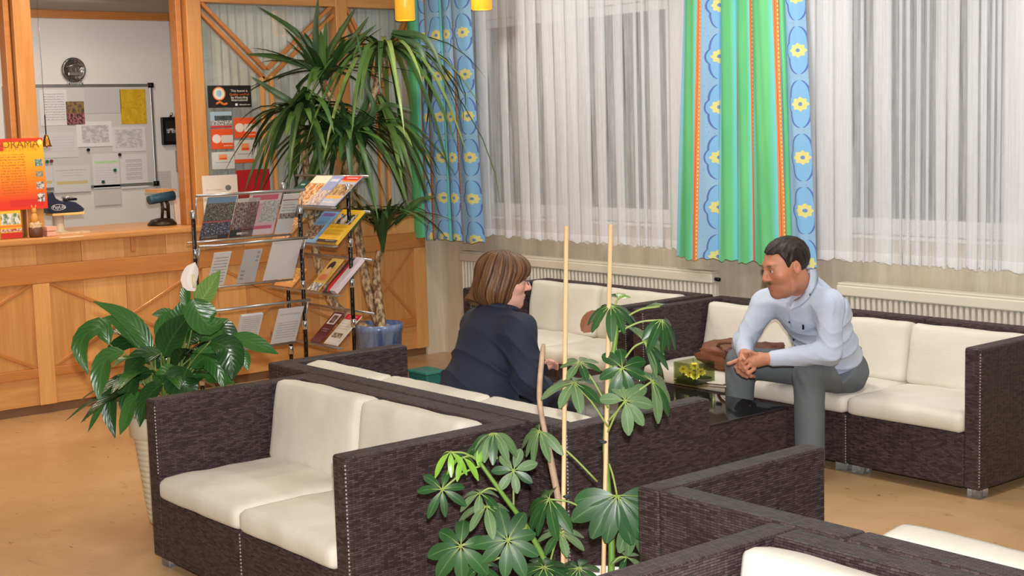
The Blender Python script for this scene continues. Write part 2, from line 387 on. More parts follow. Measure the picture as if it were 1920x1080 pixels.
def drape_mat():
    mt, nt, p = newmat('printed_drape'); u0, v = uvxy(nt); u = u0.f('FRACT')
    wash = noi(nt, 5, 3, coord(nt, 'Object', (1, 1, .25)))
    G = mixc(nt, ramp(nt, wash, .3, .7), S(84, 176, 118), S(112, 200, 130)); Bl = mixc(nt, ramp(nt, wash, .3, .7), S(132, 170, 208), S(150, 190, 214))
    CY = S(110, 200, 200); OR = S(224, 132, 72); LB = S(140, 200, 222)
    c = mixc(nt, u.gt(.06), LB, CY); c = mixc(nt, ramp(nt, u, .06, .11), c, G); c = mixc(nt, ramp(nt, u, .30, .36), c, CY)
    c = mixc(nt, u.gt(.375), c, OR)
    dots = ((v*260).f('SINE').gt(.1))*u.within(.42, .432); c = mixc(nt, dots, c, S(245, 214, 130))
    c = mixc(nt, u.within(.395, .402), c, S(190, 84, 50))
    c = mixc(nt, u.gt(.44), c, Bl); c = mixc(nt, ramp(nt, (u-.56).f('ABSOLUTE'), .05, .1)*-.35+.35, c, LB) if False else c
    du = (u-.67)*.38; vv = ((v+.13)/.30).f('FRACT')*.30-.15; au = du.f('ABSOLUTE'); av = vv.f('ABSOLUTE')
    inner = ((vv*vv*-1+.062**2).mx(0)).f('SQRT'); q = (av-.05)/.085; outer = ((q*q*-1+1).mx(0)).f('SQRT')*.045*(av.lt(.135))
    wv = inner.mx(outer); inb = u.within(.44, .9)
    c = mixc(nt, au.lt(wv)*inb*.55, c, S(112, 178, 226))
    line = ((au-wv).f('ABSOLUTE')).lt(.0045)*av.lt(.133)*inb; c = mixc(nt, line*.85, c, S(74, 92, 170))
    sp = noi(nt, 130, 1, coord(nt, 'UV', (.38, 1, 1))); c = mixc(nt, sp.gt(.70)*inb*au.gt(wv)*.8, c, S(84, 96, 170))
    d = (du*du+vv*vv).f('SQRT'); th = vv.f('ARCTAN2', du); pet = (th*8).f('COSINE')*.004+.037
    c = mixc(nt, d.lt(pet)*inb, c, S(218, 210, 132)); c = mixc(nt, d.lt(.011)*inb, c, S(104, 140, 190))
    c = mixc(nt, u.gt(.9), c, OR); c = mixc(nt, u.gt(.94), c, LB)
    nt.links.new(c, p.inputs['Base Color']); p.inputs['Roughness'].default_value = .8
    p.inputs['Transmission Weight'].default_value = 0; return mt
DRAPE = drape_mat()
def drape_cols(seq, Y, wrap=0):
    """seq: list of visible panels, each [(px, u), ...]; hidden folds are tucked behind between them"""
    c = []
    for pi, pan in enumerate(seq):
        a, b = pan[0][0], pan[-1][0]; L = max(b-a, 1)
        for (p0, u0), (p1, u1) in zip(pan[:-1], pan[1:]):
            n = max(2, int((p1-p0)/3))
            for k in range(n):
                t = k/n; p = p0+(p1-p0)*t; s = (p-a)/L
                c.append((px2x(p, 460, Y), Y-(.006+.0006*L)*math.sin(math.pi*s), u0+(u1-u0)*t))
        c.append((px2x(b, 460, Y), Y, pan[-1][1]))
        if pi < len(seq)-1: c.append((px2x(b-4, 460, Y), Y+.03, pan[-1][1]+.02)); c.append((px2x(seq[pi+1][0][0]-1, 460, Y), Y+.03, seq[pi+1][0][1]-.02))
    return c
d2 = drape_cols([[(1268, 0), (1276, .06), (1306, .34), (1309, .375), (1318, .44), (1347, .67)], [(1348, .96), (1352, 1.08), (1376, 1.32), (1383, 1.37)], [(1384, 2.06), (1390, 2.09), (1410, 2.34), (1414, 2.41)], [(1416, 3.06), (1459, 3.32), (1466, 3.375), (1475, 3.44)], [(1476, 4.1), (1486, 4.32)], [(1487, 4.45), (1519, 4.67), (1532, 4.78)]], 6.40)
tag(cloth('printed_drape', d2, .92, 2.87, DRAPE, flare=.20, xc=px2x(1400, 460, 6.4), nz=30), 'green drape with blue flower bands and orange stripes hanging behind the seated man', 'curtain', 'printed drapes')
d1 = drape_cols([[(776, .06), (796, .34)], [(800, .5), (812, .63)], [(813, .375), (818, .44), (838, .67), (843, .72)], [(844, .30), (847, .36)], [(848, .5), (859, .67), (867, .8)], [(868, .375), (872, .44), (895, .67), (909, .8)]], 6.36)
tag(cloth('printed_drape', d1, .92, 2.87, DRAPE, flare=.12, xc=px2x(790, 460, 6.36), nz=30), 'blue floral drape with a green edge beside the tall yucca', 'curtain', 'printed drapes')
# sheer panels behind the partition panes and beside the hatch
GREYL = sheer_mat('grey_green_sheer', (.90, .91, .88, 1), .72, 30)
c = []; u = 0
for k in range(150):
    yv = 4.64+k*(1.79/149); c.append((yv, XP-.22+.02*math.sin(k*1.1)+.012*math.sin(k*.37), k*.02))
tag(cloth('sheer_panel', c, 1.10, 2.75, GREYL, axis=1), 'grey green sheer hanging behind the partition panes at the yucca', 'curtain')
st(box('wall_partition_backing', (XP-.34, 4.60, 0), (XP-.30, 6.43, 2.76), M('pale_backing', S(228, 230, 224), .9)))
ya, yb_ = at(344, 300, 0, XP-.32).y, at(364, 300, 0, XP-.32).y; c = [(ya+(yb_-ya)*(k/24), XP-.32+.02*math.sin(k*1.3), k*.03) for k in range(25)]
tag(cloth('gathered_sheer', c, 1.15, 2.75, sheer_mat('white_gathered', (.85, .82, .8, 1), .85), axis=1, flare=.5, xc=at(318, 0, 0, XP-.32).y), 'narrow white gathered sheer hanging inside the hatch by the post', 'curtain')
# ------------------------------------------------------------------ radiators
RAD = M('cream_radiator_enamel', S(214, 206, 190), .4)
def radiator(x0, x1, label):
    t = thing('radiator', ((x0+x1)/2, 6.5, .2), label, 'radiator', 'radiators under the windows')
    box('back_plate', (x0, 6.465, .2), (x1, 6.50, .79), RAD, t, .004)
    box('top_cap', (x0-.005, 6.425, .765), (x1+.005, 6.505, .825), RAD, t, .008)
    box('cap_ridge', (x0, 6.43, .825), (x1, 6.50, .838), RAD, t, .004)
    f0 = None; n = int((x1-x0)/.036)
    for k in range(n):
        xm = x0+(k+.5)*(x1-x0)/n
        if f0 is None:
            bm = bmesh.new(); box_bm(bm, (-.011, -.017, -.28), (.011, .017, .28), .007, 1)
            f0 = bmesh_done('fin', bm, RAD, t); f0.location = (xm, 6.452, .485)
        else:
            f = f0.copy(); COL.objects.link(f); f.location = (xm, 6.452, .485)
    for xe in (x0+.05, x1-.05): tube('bracket', [(xe, 6.5, .5), (xe, 6.55, .5)], .012, RAD, t); tube('pipe', [(xe, 6.49, .21), (xe, 6.49, 0)], .01, RAD, t)
    tube('valve', [(x1, 6.46, .79), (x1+.04, 6.46, .79)], .012, BLACKM, t)
radiator(at(864, 480, 1, 6.44).x, at(1336, 520, 1, 6.44).x, 'long cream ribbed radiator on the wall behind the woman')
radiator(at(1572, 548, 1, 6.44).x, -2.9, 'long cream ribbed radiator on the wall right of the seated man')
# ------------------------------------------------------------------ wicker sofas
HS, AT = .705, .088
def dots(name, segs, parent):
    bm = bmesh.new()
    for a, b in segs:
        a, b = Vector(a), Vector(b); L = (b-a).length; n = int(L/.0135)
        for k in range(n):
            p = a+(b-a)*((k+.5)/n); s_ = .0019; box_bm(bm, p-Vector((s_, s_, .0030)), p+Vector((s_, s_, .0030)))
    o = bmesh_done(name, bm, STITCH, parent); o['kind'] = 'stuff'; return o
def sofa(x0, x1, yb, yf, n, label, group, armr=True):
    t = thing('wicker_sofa', ((x0+x1)/2, (yb+yf)/2, 0), label, 'sofa', group); s = 1 if yf > yb else -1
    L = (x1-x0)/n; lo = lambda *p: p
    def bx(nm, xa, xb, ya, yb_, za, zb, bev=.012): return box(nm, (xa, min(ya, yb_), za), (xb, max(ya, yb_), zb), WICKER, t, bev, 3)
    for k in range(n):
        xa, xb = x0+k*L+.001, x0+(k+1)*L-.001
        if k == 0: xa = x0+AT
        if k == n-1 and armr: xb = x1-AT
        bx('seat_base', xa, xb, yb+s*.02, yf, .045, .30); bx('backrest', xa, xb, yb, yb+s*.10, .045, HS)
        for fx in (x0+k*L+.05, x0+(k+1)*L-.05):
            for fy in (yb+s*.06, yf-s*.06): box('foot', (fx-.035, fy-.035, 0), (fx+.035, fy+.035, .046), ACRYL, t, .004)
    bx('armrest', x0, x0+AT, yb, yf, .045, HS)
    if armr: bx('armrest', x1-AT, x1, yb, yf, .045, HS)
    e = .001
    segs = [((x0+AT+e, yf+s*e, .40), (x0+AT+e, yf+s*e, HS-.02))] if s < 0 else []
    for k in range(1, n): segs.append(((x0+k*L, yf+s*e, .05), (x0+k*L, yf+s*e, .295)))
    if armr and s < 0: segs.append(((x1-.004, yf+s*e, .06), (x1-.004, yf+s*e, HS-.02)))
    if armr and s > 0: segs += [((x1-.004, yb-s*e, .06), (x1-.004, yb-s*e, HS-.02))]
    dots('edge_stitching', segs, t)
    return t
S1 = (-5.365, -3.862, 3.235, 2.45); S2 = (-5.755, -3.66, 3.245, 3.985); S3 = (-7.40, -5.85, 6.41, 5.66); S4 = (-5.78, -3.53, 6.40, 5.64)
S5A = (-2.412, -.16, 2.855, 2.10); S5B = (-2.93, -.68, 2.865, 3.64)
GS = 'dark wicker lounge sofas'
sofa(*S1, 2, 'dark wicker two seater beside the peace lily, facing the reception floor', GS)
sofa(*S2, 3, 'dark wicker sofa the woman in navy sits on', GS)
sofa(*S3, 2, 'dark wicker two seater below the left radiator, behind the woman', GS)
sofa(*S4, 3, 'dark wicker sofa against the wall that the man sits on', GS)
sofa(*S5A, 3, 'dark wicker sofa in the bottom right corner with a back cushion facing the viewer', GS)
sofa(*S5B, 3, 'dark wicker sofa at lower right standing back to back, facing the man', GS)
# ------------------------------------------------------------------ cushions
def cushion_mesh(w_, d_, h_, seed, sag=.0, puff=.018, nx=26, ny=26, nz=4, r=.028):
    """soft rounded slab centred on the origin, top puffed and wrinkled"""
    vs = {}; V = []; Fc = []; hw, hd, hh = w_/2, d_/2, h_/2
    r = min(r, hh*.98)
    def vert(i, j, k):
        key = (i, j, k)
        if key in vs: return vs[key]
        p = Vector((-hw+w_*i/nx, -hd+d_*j/ny, -hh+h_*k/nz))
        q = Vector((max(-hw+r, min(hw-r, p.x)), max(-hd+r, min(hd-r, p.y)), max(-hh+r, min(hh-r, p.z))))
        dn = p-q
        if dn.length > 1e-9: p = q+dn.normalized()*r
        ex = max(0, 1-(p.x/hw)**2); ey = max(0, 1-(p.y/hd)**2)
        if k == nz:
            p.z += puff*(ex*ey)**.5
            q2 = Vector((p.x*7, p.y*7, seed*3.1)); n1 = noise.noise(q2); n2 = noise.noise(Vector((p.x*26, p.y*11, seed)))
            edge = 1-(ex*ey)**.4
            p.z += .006*n1+.0035*n2*(.4+edge)
        if k == 0: p.z -= puff*.3*(ex*ey)**.5
        p.x += .005*noise.noise(Vector((p.y*6, p.z*6, seed+9))); p.y += .007*noise.noise(Vector((p.x*6, p.z*6, seed+5)))
        p.z -= sag*(1-ex)*0
        vs[key] = len(V); V.append(p); return vs[key]
    def quad(a, b, c, d): Fc.append((a, b, c, d))
    for i in range(nx):
        for j in range(ny):
            quad(vert(i, j, nz), vert(i+1, j, nz), vert(i+1, j+1, nz), vert(i, j+1, nz)); quad(vert(i, j, 0), vert(i, j+1, 0), vert(i+1, j+1, 0), vert(i+1, j, 0))
    for i in range(nx):
        for k in range(nz):
            quad(vert(i, 0, k), vert(i+1, 0, k), vert(i+1, 0, k+1), vert(i, 0, k+1)); quad(vert(i, ny, k), vert(i, ny, k+1), vert(i+1, ny, k+1), vert(i+1, ny, k))
    for j in range(ny):
        for k in range(nz):
            quad(vert(0, j, k), vert(0, j, k+1), vert(0, j+1, k+1), vert(0, j+1, k)); quad(vert(nx, j, k), vert(nx, j+1, k), vert(nx, j+1, k+1), vert(nx, j, k+1))
    return V, Fc
CN = [0]
def cushion(kind, x0, x1, S_, label, group, zt=None, tilt=None, zoff=0):
    CN[0] += 1; seed = CN[0]*1.7; yb, yf = S_[2], S_[3]; s = 1 if yf > yb else -1
    if kind == 'seat':
        d = abs(yf-yb)-.11; V, Fc = cushion_mesh(x1-x0-.008, d, .085, seed)
        ctr = Vector(((x0+x1)/2, yf-s*(d/2-.012), .300+.0425+zoff)); mm = Matrix.Translation(ctr)
        nm = 'seat_cushion'
    else:
        h = (zt or .70)-.37; V, Fc = cushion_mesh(x1-x0-.008, h, .12, seed, puff=.02)
        a = tilt if tilt is not None else .16
        mm = Matrix.Translation(((x0+x1)/2, yb+s*(.10+.065+.035), .372+h/2+zoff)) @ Matrix.Rotation(0 if s > 0 else math.pi, 4, 'Z') @ Matrix.Rotation(math.pi/2, 4, 'X')
        # local z (puffed face) now points to -y; turn it towards the sitter and lean it back
        mm = Matrix.Translation(((x0+x1)/2, yb+s*(.10+.07+.03), .372+h/2+zoff)) @ Matrix.Rotation(math.pi if s > 0 else 0, 4, 'Z') @ Matrix.Rotation(-a, 4, 'X') @ Matrix.Rotation(math.pi/2, 4, 'X')
        nm = 'back_cushion'
    V = [mm.inverted() @ (mm @ v) for v in V]
    o = raw(nm, V, Fc, CUSH, None, True); o.matrix_world = mm
    return tag(o, label, 'cushion', group)
def cushset(S_, n, seats, backs, gs, gb, **kw):
    x0, x1 = S_[0]+AT, S_[1]-AT; L = (S_[1]-S_[0])/n
    ed = [x0]+[S_[0]+k*L for k in range(1, n)]+[x1]
    for k in range(n):
        if seats[k]: cushion('seat', ed[k], ed[k+1], S_, seats[k], gs)
        if backs[k]: cushion('back', ed[k]+.004, ed[k+1]-.004, S_, backs[k], gb, **kw)
cushset(S1, 2, ['cream seat cushion of the two seater, left one next to the peace lily', 'cream seat cushion of the two seater, right one with its corner against the near armrest'],
        ['cream back cushion of the near left two seater, the full upright one', 'cream back cushion of the near left two seater, half hidden by the near armrest'], 'near left seat cushions', 'near left back cushions', zt=.715)
cushset(S2, 3, ['cream seat cushion left of the woman, nearest the brochure racks', 'cream seat cushion that the woman sits on', 'cream seat cushion right of the woman, behind the schefflera stakes'],
        ['cream cushion top showing beyond the sofa back, leftmost near the racks', 'cream cushion top behind the woman, middle of the row of three', 'cream cushion top right of the woman, ending at the thin stakes'], 'seat cushions of the woman\'s sofa', 'back cushions of the woman\'s sofa', zt=.697)
cushset(S3, 2, ['cream seat cushion of the far two seater, left one behind the woman\'s elbow', 'cream seat cushion of the far two seater, right one behind the schefflera'],
        ['cream back cushion of the far two seater right beside the woman\'s face', 'cream back cushion of the far two seater cut to a wedge by the armrest'], 'far seat cushions', 'far back cushions', zt=.71)
cushset(S4, 3, ['cream seat cushion on the man\'s sofa under the brown bag', 'cream seat cushion that the man sits on', 'cream seat cushion right of the man beside the end armrest'],
        ['cream back cushion left of the man above the brown bag', 'cream back cushion directly right of the man\'s back', 'cream back cushion at the right end of the man\'s sofa'], 'seat cushions of the man\'s sofa', 'back cushions of the man\'s sofa', zt=.69, tilt=.2)
cushset(S5A, 3, ['cream seat cushion of the bottom right sofa by its left armrest', 'cream seat cushion of the bottom right sofa, its middle one', 'cream seat cushion of the bottom right sofa, its far right one'],
        ['large cream back cushion at the bottom right edge of the photo', 'cream back cushion of the bottom right sofa, second from the armrest', 'cream back cushion of the bottom right sofa, third from the armrest'], 'bottom right seat cushions', 'bottom right back cushions', zt=.70)
cushset(S5B, 3, ['cream seat cushion of the lower right sofa hidden behind its back by the armrest', 'cream seat cushion of the lower right sofa, its middle one', 'cream seat cushion of the lower right sofa, its far right one'],
        [None, 'cream cushion top above the lower right sofa back, near the floor patch', 'cream cushion top above the lower right sofa back, cut by the photo edge'], 'lower right seat cushions', 'lower right back cushions', zt=.70)
# ------------------------------------------------------------------ coffee table
TB = (-5.60, -4.29, 4.40, 5.22); TZ = .40
t = thing('coffee_table', ((TB[0]+TB[1])/2, (TB[2]+TB[3])/2, 0), 'dark wicker coffee table with a black glass top between the two people', 'table')
box('table_body', (TB[0]+.006, TB[2]+.006, .04), (TB[1]-.006, TB[3]-.006, TZ-.008), WICKER, t, .012, 3)
BG = M('black_table_glass', (.008, .008, .01, 1), .03, spec=.9)
box('glass_top', (TB[0], TB[2], TZ-.008), (TB[1], TB[3], TZ), BG, t, .002)
for fx in (TB[0]+.06, TB[1]-.06):
    for fy in (TB[2]+.06, TB[3]-.06): box('foot', (fx-.035, fy-.035, 0), (fx+.035, fy+.035, .041), ACRYL, t, .004)
# ------------------------------------------------------------------ things on the table
p = at(1302, 722, 2, TZ)
GREENGL = thin_glass('smoky_green_glass', (.74, .76, .60, 1), .10)
t = thing('glass_flower_bowl', p, 'square green glass bowl with yellow flowers on the coffee table', 'bowl')
for (a, b, c_, d) in ((-.075, -.075, .075, -.069), (-.075, .069, .075, .075), (-.075, -.069, -.069, .069), (.069, -.069, .075, .069)):
    box('bowl_wall', (p.x+a, p.y+b, TZ+.012), (p.x+c_, p.y+d, TZ+.125), GREENGL, t)
box('bowl_base', (p.x-.075, p.y-.075, TZ+.001), (p.x+.075, p.y+.075, TZ+.012), GREENGL, t, .002)
MOSS = M('moss_filling', S(70, 82, 34), .9, var=.3, vs=60, bmp=.5, bs=120); box('moss', (p.x-.068, p.y-.068, TZ+.012), (p.x+.068, p.y+.068, TZ+.045), MOSS, t, .01)
YEL = M('yellow_petals', S(232, 214, 70), .6); r0 = random.Random(2)
for dx, dy, dz in ((-.035, -.045, .085), (.02, -.055, .072), (.0, .0, .10), (.055, -.01, .078), (.058, -.058, .066)):
    c0 = Vector((p.x+dx, p.y+dy, TZ+dz)); vs = [c0]; fs = []
    for k in range(16): a = k*math.pi/8; rr_ = .027*(1 if k % 2 else .8); vs.append(c0+Vector(CR)*rr_*math.cos(a)+(Vector(CU)*.75+Vector((-.3, .3, 0)))*rr_*math.sin(a)-Vector(fw)*.006)
    for k in range(16): fs.append((0, 1+k, 1+(k+1) % 16))
    fl = raw('flower', vs, fs, YEL, t); tube('flower_stem', [c0, c0-Vector((0, 0, dz-.03))], .002, MOSS, fl, 5); lathe('flower_centre', [(.007, 0), (.006, .004), (.001, .006)], c0+Vector((0, 0, .003)), M('flower_centre', S(200, 150, 40), .7), fl, 8)
p = at(1234, 748, 2, TZ); BOT = thin_glass('bottle_glass', (.42, .38, .34, 1), .16)
t = thing('soda_bottle', p, 'small glass bottle with a pale label behind the schefflera leaves', 'bottle')
lathe('bottle_glass', [(.030, .001), (.032, .01), (.032, .10), (.026, .14), (.013, .18), (.012, .235), (.014, .24), (.014, .25)], p, BOT, t, 24)
lathe('label', [(.0326, .05), (.0328, .052), (.0328, .098), (.0326, .10)], p, M('bottle_label', S(205, 180, 150), .6), t, 24, caps=False)
lathe('cap', [(.0148, .236), (.015, .25), (.012, .256)], p, M('bottle_cap', S(180, 140, 60), .4, .6), t, 16)
p2 = at(1222, 752, 2, TZ)
t = thing('drinking_glass', p2+Vector((-.07, -.03, 0)), 'clear drinking glass beside the bottle on the table', 'glass')
lathe('tumbler', [(.030, .001), (.031, .004), (.036, .12), (.034, .12), (.029, .008)], p2+Vector((-.07, -.03, 0)), thin_glass('tumbler_glass', (.85, .86, .86, 1), .15), t, 24)
lathe('lemon_slice', [(.022, .06), (.024, .064), (.022, .068)], p2+Vector((-.07, -.03, 0)), YEL, t, 16)
p = at(1340, 716, 2, TZ)
t = thing('newspaper', p, 'folded newspapers lying on the coffee table behind the flower bowl', 'newspaper')
for k, (a, c_) in enumerate(((.1, S(214, 206, 192)), (.35, S(190, 150, 130)), (.0, S(224, 216, 204)))):
    mm = Matrix.Translation((p.x-.02, p.y-.03, TZ+.002+.007*k)) @ Matrix.Rotation(a+.2, 4, 'Z')
    box('sheet', (-.15, -.10, 0), (.15, .10, .006), M('newsprint_%d' % k, c_, .8, var=.2, vs=90, stretch=(1, 4, 1)), t, .002, 1, mm)
# ------------------------------------------------------------------ brown bag beside the man
LEATH = M('brown_leather', S(122, 74, 52), .5, var=.25, vs=6, bmp=.35, bs=18, bd=.02)
def blob(name, ctr, dims, seed, amp, mat, parent, rotz=0, n=28):
    vs, fs = [], []; mm = Matrix.Rotation(rotz, 3, 'Z')
    for i in range(n+1):
        th = math.pi*i/n
        for j in range(n):
            ph = 2*math.pi*j/n; d = Vector((math.sin(th)*math.cos(ph), math.sin(th)*math.sin(ph), math.cos(th)))
            d = Vector([math.copysign(abs(c)**.75, c) for c in d])
            q = 1+amp*noise.noise(d*2.2+Vector((seed, 0, 0)))+amp*.5*noise.noise(d*5+Vector((0, seed, 0)))
            vs.append(Vector(ctr)+mm @ Vector((d.x*dims[0]*q, d.y*dims[1]*q, d.z*dims[2]*q)))
    for i in range(n):
        for j in range(n): fs.append((i*n+j, (i+1)*n+j, (i+1)*n+(j+1) % n, i*n+(j+1) % n))
    return raw(name, vs, fs, mat, parent, True)
t = thing('leather_bag', (-5.12, 5.88, .38), 'slouched brown leather bag on the sofa beside the man', 'bag')
blob('bag_body', (-5.13, 5.86, .46), (.25, .15, .085), 3.0, .3, LEATH, t, .15); blob('bag_flap', (-4.98, 5.80, .50), (.16, .15, .06), 8.0, .28, M('dark_brown_leather', S(92, 50, 40), .5, var=.2, vs=8), t, .3)
hp = spl([(-5.25, 5.76, .50), (-5.15, 5.70, .56), (-4.98, 5.68, .57), (-4.85, 5.70, .50)], 16); tube('bag_strap', hp, .009, LEATH, t)
# ------------------------------------------------------------------ printed sheets
def page_mat(name, paper, items, rough=.55):
    mt, nt, p = newmat(name); u, v = uvxy(nt); c = paper
    for (u0, u1, v0, v1, kind, c1, *rest) in items:
        ins = u.within(u0, u1)*v.within(v0, v1)
        if kind == 'solid': c = mixc(nt, ins, c, c1)
        elif kind == 'photo':
            c2, c3 = rest[0], rest[1]; sc = rest[2] if len(rest) > 2 else 9
            a = noi(nt, sc, 3, coord(nt, 'UV')); b = noi(nt, sc*2.3, 3, coord(nt, 'UV', (1, 1.3, 1)))
            q = mixc(nt, ramp(nt, a, .42, .58), c1, c2); q = mixc(nt, ramp(nt, b, .55, .66), q, c3); c = mixc(nt, ins, c, q)
        elif kind == 'text':
            fr = rest[0] if rest else 30; rows = (v*(fr*2*math.pi)).f('SINE').gt(.1); a = noi(nt, 40, 2, coord(nt, 'UV', (1, 1.0, 1)))
            c = mixc(nt, ins*rows*ramp(nt, a, .42, .52)*.8, c, c1)
        elif kind == 'disc':
            cu_, cv_ = (u0+u1)/2, (v0+v1)/2; d = (((u-cu_)/((u1-u0)/2))*((u-cu_)/((u1-u0)/2))+((v-cv_)/((v1-v0)/2))*((v-cv_)/((v1-v0)/2))).f('SQRT')
            if rest and rest[0] == 'sun':
                th = (v-cv_).f('ARCTAN2', u-cu_); d = d+(th*18).f('COSINE')*.07
            c = mixc(nt, d.lt(.95), c, c1)
        elif kind == 'grad': c = mixc(nt, ins*ramp(nt, v, v0, v1), c, c1)
    if isinstance(c, tuple): p.inputs['Base Color'].default_value = c
    else: nt.links.new(c, p.inputs['Base Color'])
    p.inputs['Roughness'].default_value = rough; return mt
def sheet(name, o, right, up, w_, h_, th, mat, parent=None, skew=0):
    """thin slab; o = lower left corner of the printed face as seen by its reader"""
    o = Vector(o); r = Vector(right).normalized(); u = Vector(up).normalized(); n = r.cross(u)
    P = [o, o+r*w_, o+r*w_+u*h_, o+u*h_]; vs = P+[q-n*th for q in P]
    uvs = [(0, 0), (1, 0), (1, 1), (0, 1)]*2
    return raw(name, vs, [(0, 1, 2, 3), (7, 6, 5, 4), (0, 4, 5, 1), (1, 5, 6, 2), (2, 6, 7, 3), (3, 7, 4, 0)], mat, parent, False, uvs)
GREYT = S(120, 120, 124)
# ------------------------------------------------------------------ brochure racks
def pole(t, x, y, z1):
    tube('pole', [(x, y, .02), (x, y, z1)], .0125, BLACKM, t, 12)
    for k, zz in enumerate((.16, .30, .55, .80, 1.05)):
        if zz < z1-.1: lathe('collar', [(.015, zz), (.017, zz+.004), (.017, zz+.05), (.015, zz+.054)], (x, y, 0), CHROME, t, 14)
    lathe('cap', [(.0175, z1-.035), (.019, z1-.03), (.019, z1+.008), (.014, z1+.014), (.002, z1+.014)], (x, y, 0), SATIN, t, 16)
    bm = bmesh.new()
    r1 = random.Random(int(x*100)); zz = .04
    while zz < z1-.06:
        a = -.6+r1.uniform(-.3, .3); L = r1.uniform(.006, .03); c0 = Vector((x+.0125*math.cos(a), y+.0125*math.sin(a), zz)); box_bm(bm, c0-Vector((.0012, .0012, L/2)), c0+Vector((.0012, .0012, L/2))); zz += r1.uniform(.02, .05)
    o = bmesh_done('glint_sliver', bm, CHROME, t); o['kind'] = 'stuff'  # chrome slivers on the camera side imitate glints along the pole
t1 = thing('brochure_rack', (-7.5, 4.15, 0), 'front brochure rack with three tilted clear trays seen from behind by the peace lily', 'brochure rack', 'brochure racks')
Y0, Y1 = 3.80, 4.50
for yy in (3.79, 4.505): pole(t1, -7.5, yy, 1.30 if yy > 4 else 1.315); box('base_foot', (-7.72, yy-.02, 0), (-7.28, yy+.02, .022), SATIN, t1, .005)
TRX0, TRX1 = -7.60, -7.45
TR1 = []
for yb_, yt_ in ((446, 362), (533, 455), (655, 575)):
    zb = at(455, yb_, 0, TRX0).z; zt = at(480, yt_, 0, TRX1).z; TR1.append((zb, zt))
    vs = [(TRX0, Y0, zb), (TRX0, Y1, zb), (TRX1, Y1, zt), (TRX1, Y0, zt)]; n = Vector((zt-zb, 0, -(TRX1-TRX0))).normalized()*.004
    V = [Vector(v) for v in vs]+[Vector(v)-n for v in vs]
    raw('tray_plate', V, [(0, 1, 2, 3), (7, 6, 5, 4), (0, 4, 5, 1), (1, 5, 6, 2), (2, 6, 7, 3), (3, 7, 4, 0)], CLEAR, t1)
    for yy in (Y0, Y1): raw('tray_side', [(TRX0, yy-.002, zb), (TRX1, yy-.002, zt), (TRX0-.03, yy-.002, zt-.06), (TRX0, yy+.002, zb), (TRX1, yy+.002, zt), (TRX0-.03, yy+.002, zt-.06)], [(0, 1, 2), (5, 4, 3), (0, 3, 4, 1), (1, 4, 5, 2), (2, 5, 3, 0)], CLEAR, t1)
    tube('tray_rail', [(TRX1, Y0-.01, zt+.004), (TRX1, Y1+.02, zt+.004)], .009, SATIN, t1); tube('tray_lip', [(TRX0-.012, Y0, zb-.004), (TRX0-.012, Y1, zb-.004)], .006, SATIN, t1)
    for yy in (Y0-.005, Y1+.005): tube('tray_bracket', [(TRX1, yy, zt+.004), (-7.5, yy, (zb+zt)/2-.02)], .005, SATIN, t1)
def in_tray(i, pl, pr_, h, mat, label, g, up=.0, th=.004):
    """sheet behind front-rack tray plate i, spanning pixel columns pl..pr_ at the tray's foot"""
    zb, zt = TR1[i]; yl = at(pl, (446, 533, 650)[i], 0, TRX0).y; yr = at(pr_, (446, 533, 650)[i], 0, TRX0).y
    u = Vector((TRX1-TRX0, 0, zt-zb)).normalized(); n = Vector((0, 1, 0)).cross(u)
    o = Vector((TRX0, yl, zb))-n*.007+u*(.004+up)
    return tag(sheet('brochure', o, (0, 1, 0), u, yr-yl, h, th, mat), label, 'brochure', g)
G1 = 'sheets in the front rack'; DK = S(46, 52, 62); PK = S(196, 96, 120); LG = S(206, 210, 214)
in_tray(0, 374, 428, .29, page_mat('print_town', DK, [(0, 1, .86, 1, 'solid', S(110, 150, 190)), (0, 1, .45, .86, 'photo', S(52, 62, 60), S(96, 104, 100), S(180, 186, 186), 11), (0, 1, .40, .44, 'solid', S(170, 90, 110)), (0, 1, .1, .40, 'photo', S(40, 50, 70), S(70, 90, 130), S(200, 200, 200), 9), (.05, .6, .03, .08, 'text', S(210, 190, 190), 30)]), 'dark town photo brochure at the left of the front rack top tray', G1)
in_tray(0, 430, 473, .27, page_mat('print_crowd', DK, [(0, 1, .9, 1, 'solid', S(200, 200, 202)), (0, 1, .2, .9, 'photo', S(90, 60, 66), S(170, 160, 162), S(60, 56, 62), 16), (.3, .8, .06, .12, 'solid', S(220, 220, 222))]), 'grey crowd photo brochure second in the front rack top tray', G1)
in_tray(0, 452, 512, .30, page_mat('print_pink', S(214, 196, 204), [(0, 1, 0, .75, 'grad', S(204, 150, 168)), (.1, .9, .82, .94, 'solid', PK), (.45, .98, .3, .8, 'photo', S(200, 204, 206), S(160, 166, 170), S(110, 116, 120), 18), (0, .9, .14, .22, 'solid', PK), (0, .9, .03, .13, 'solid', S(222, 206, 212))]), 'pink and white map brochure in the front rack top tray', G1, .004, .003)
in_tray(0, 516, 546, .28, page_mat('print_white', LG, [(0, 1, .84, .87, 'solid', S(150, 96, 116)), (.0, 1, .38, .52, 'photo', S(110, 90, 92), S(180, 170, 168), S(60, 56, 56), 14), (.1, .9, .55, .8, 'text', GREYT, 14)]), 'white leaflet at the right end of the front rack top tray', G1)
in_tray(1, 388, 420, .24, page_mat('print_list', S(220, 222, 226), [(.1, .9, .1, .9, 'text', GREYT, 11)]), 'white price list at the left of the front rack middle tray', G1)
in_tray(1, 444, 478, .24, page_mat('print_greyleaf', S(186, 190, 196), [(.75, .9, .6, .95, 'text', S(70, 70, 76), 8), (.1, .3, .05, .4, 'text', S(90, 90, 96), 9)]), 'pale grey leaflet in the middle of the front rack middle tray', G1)
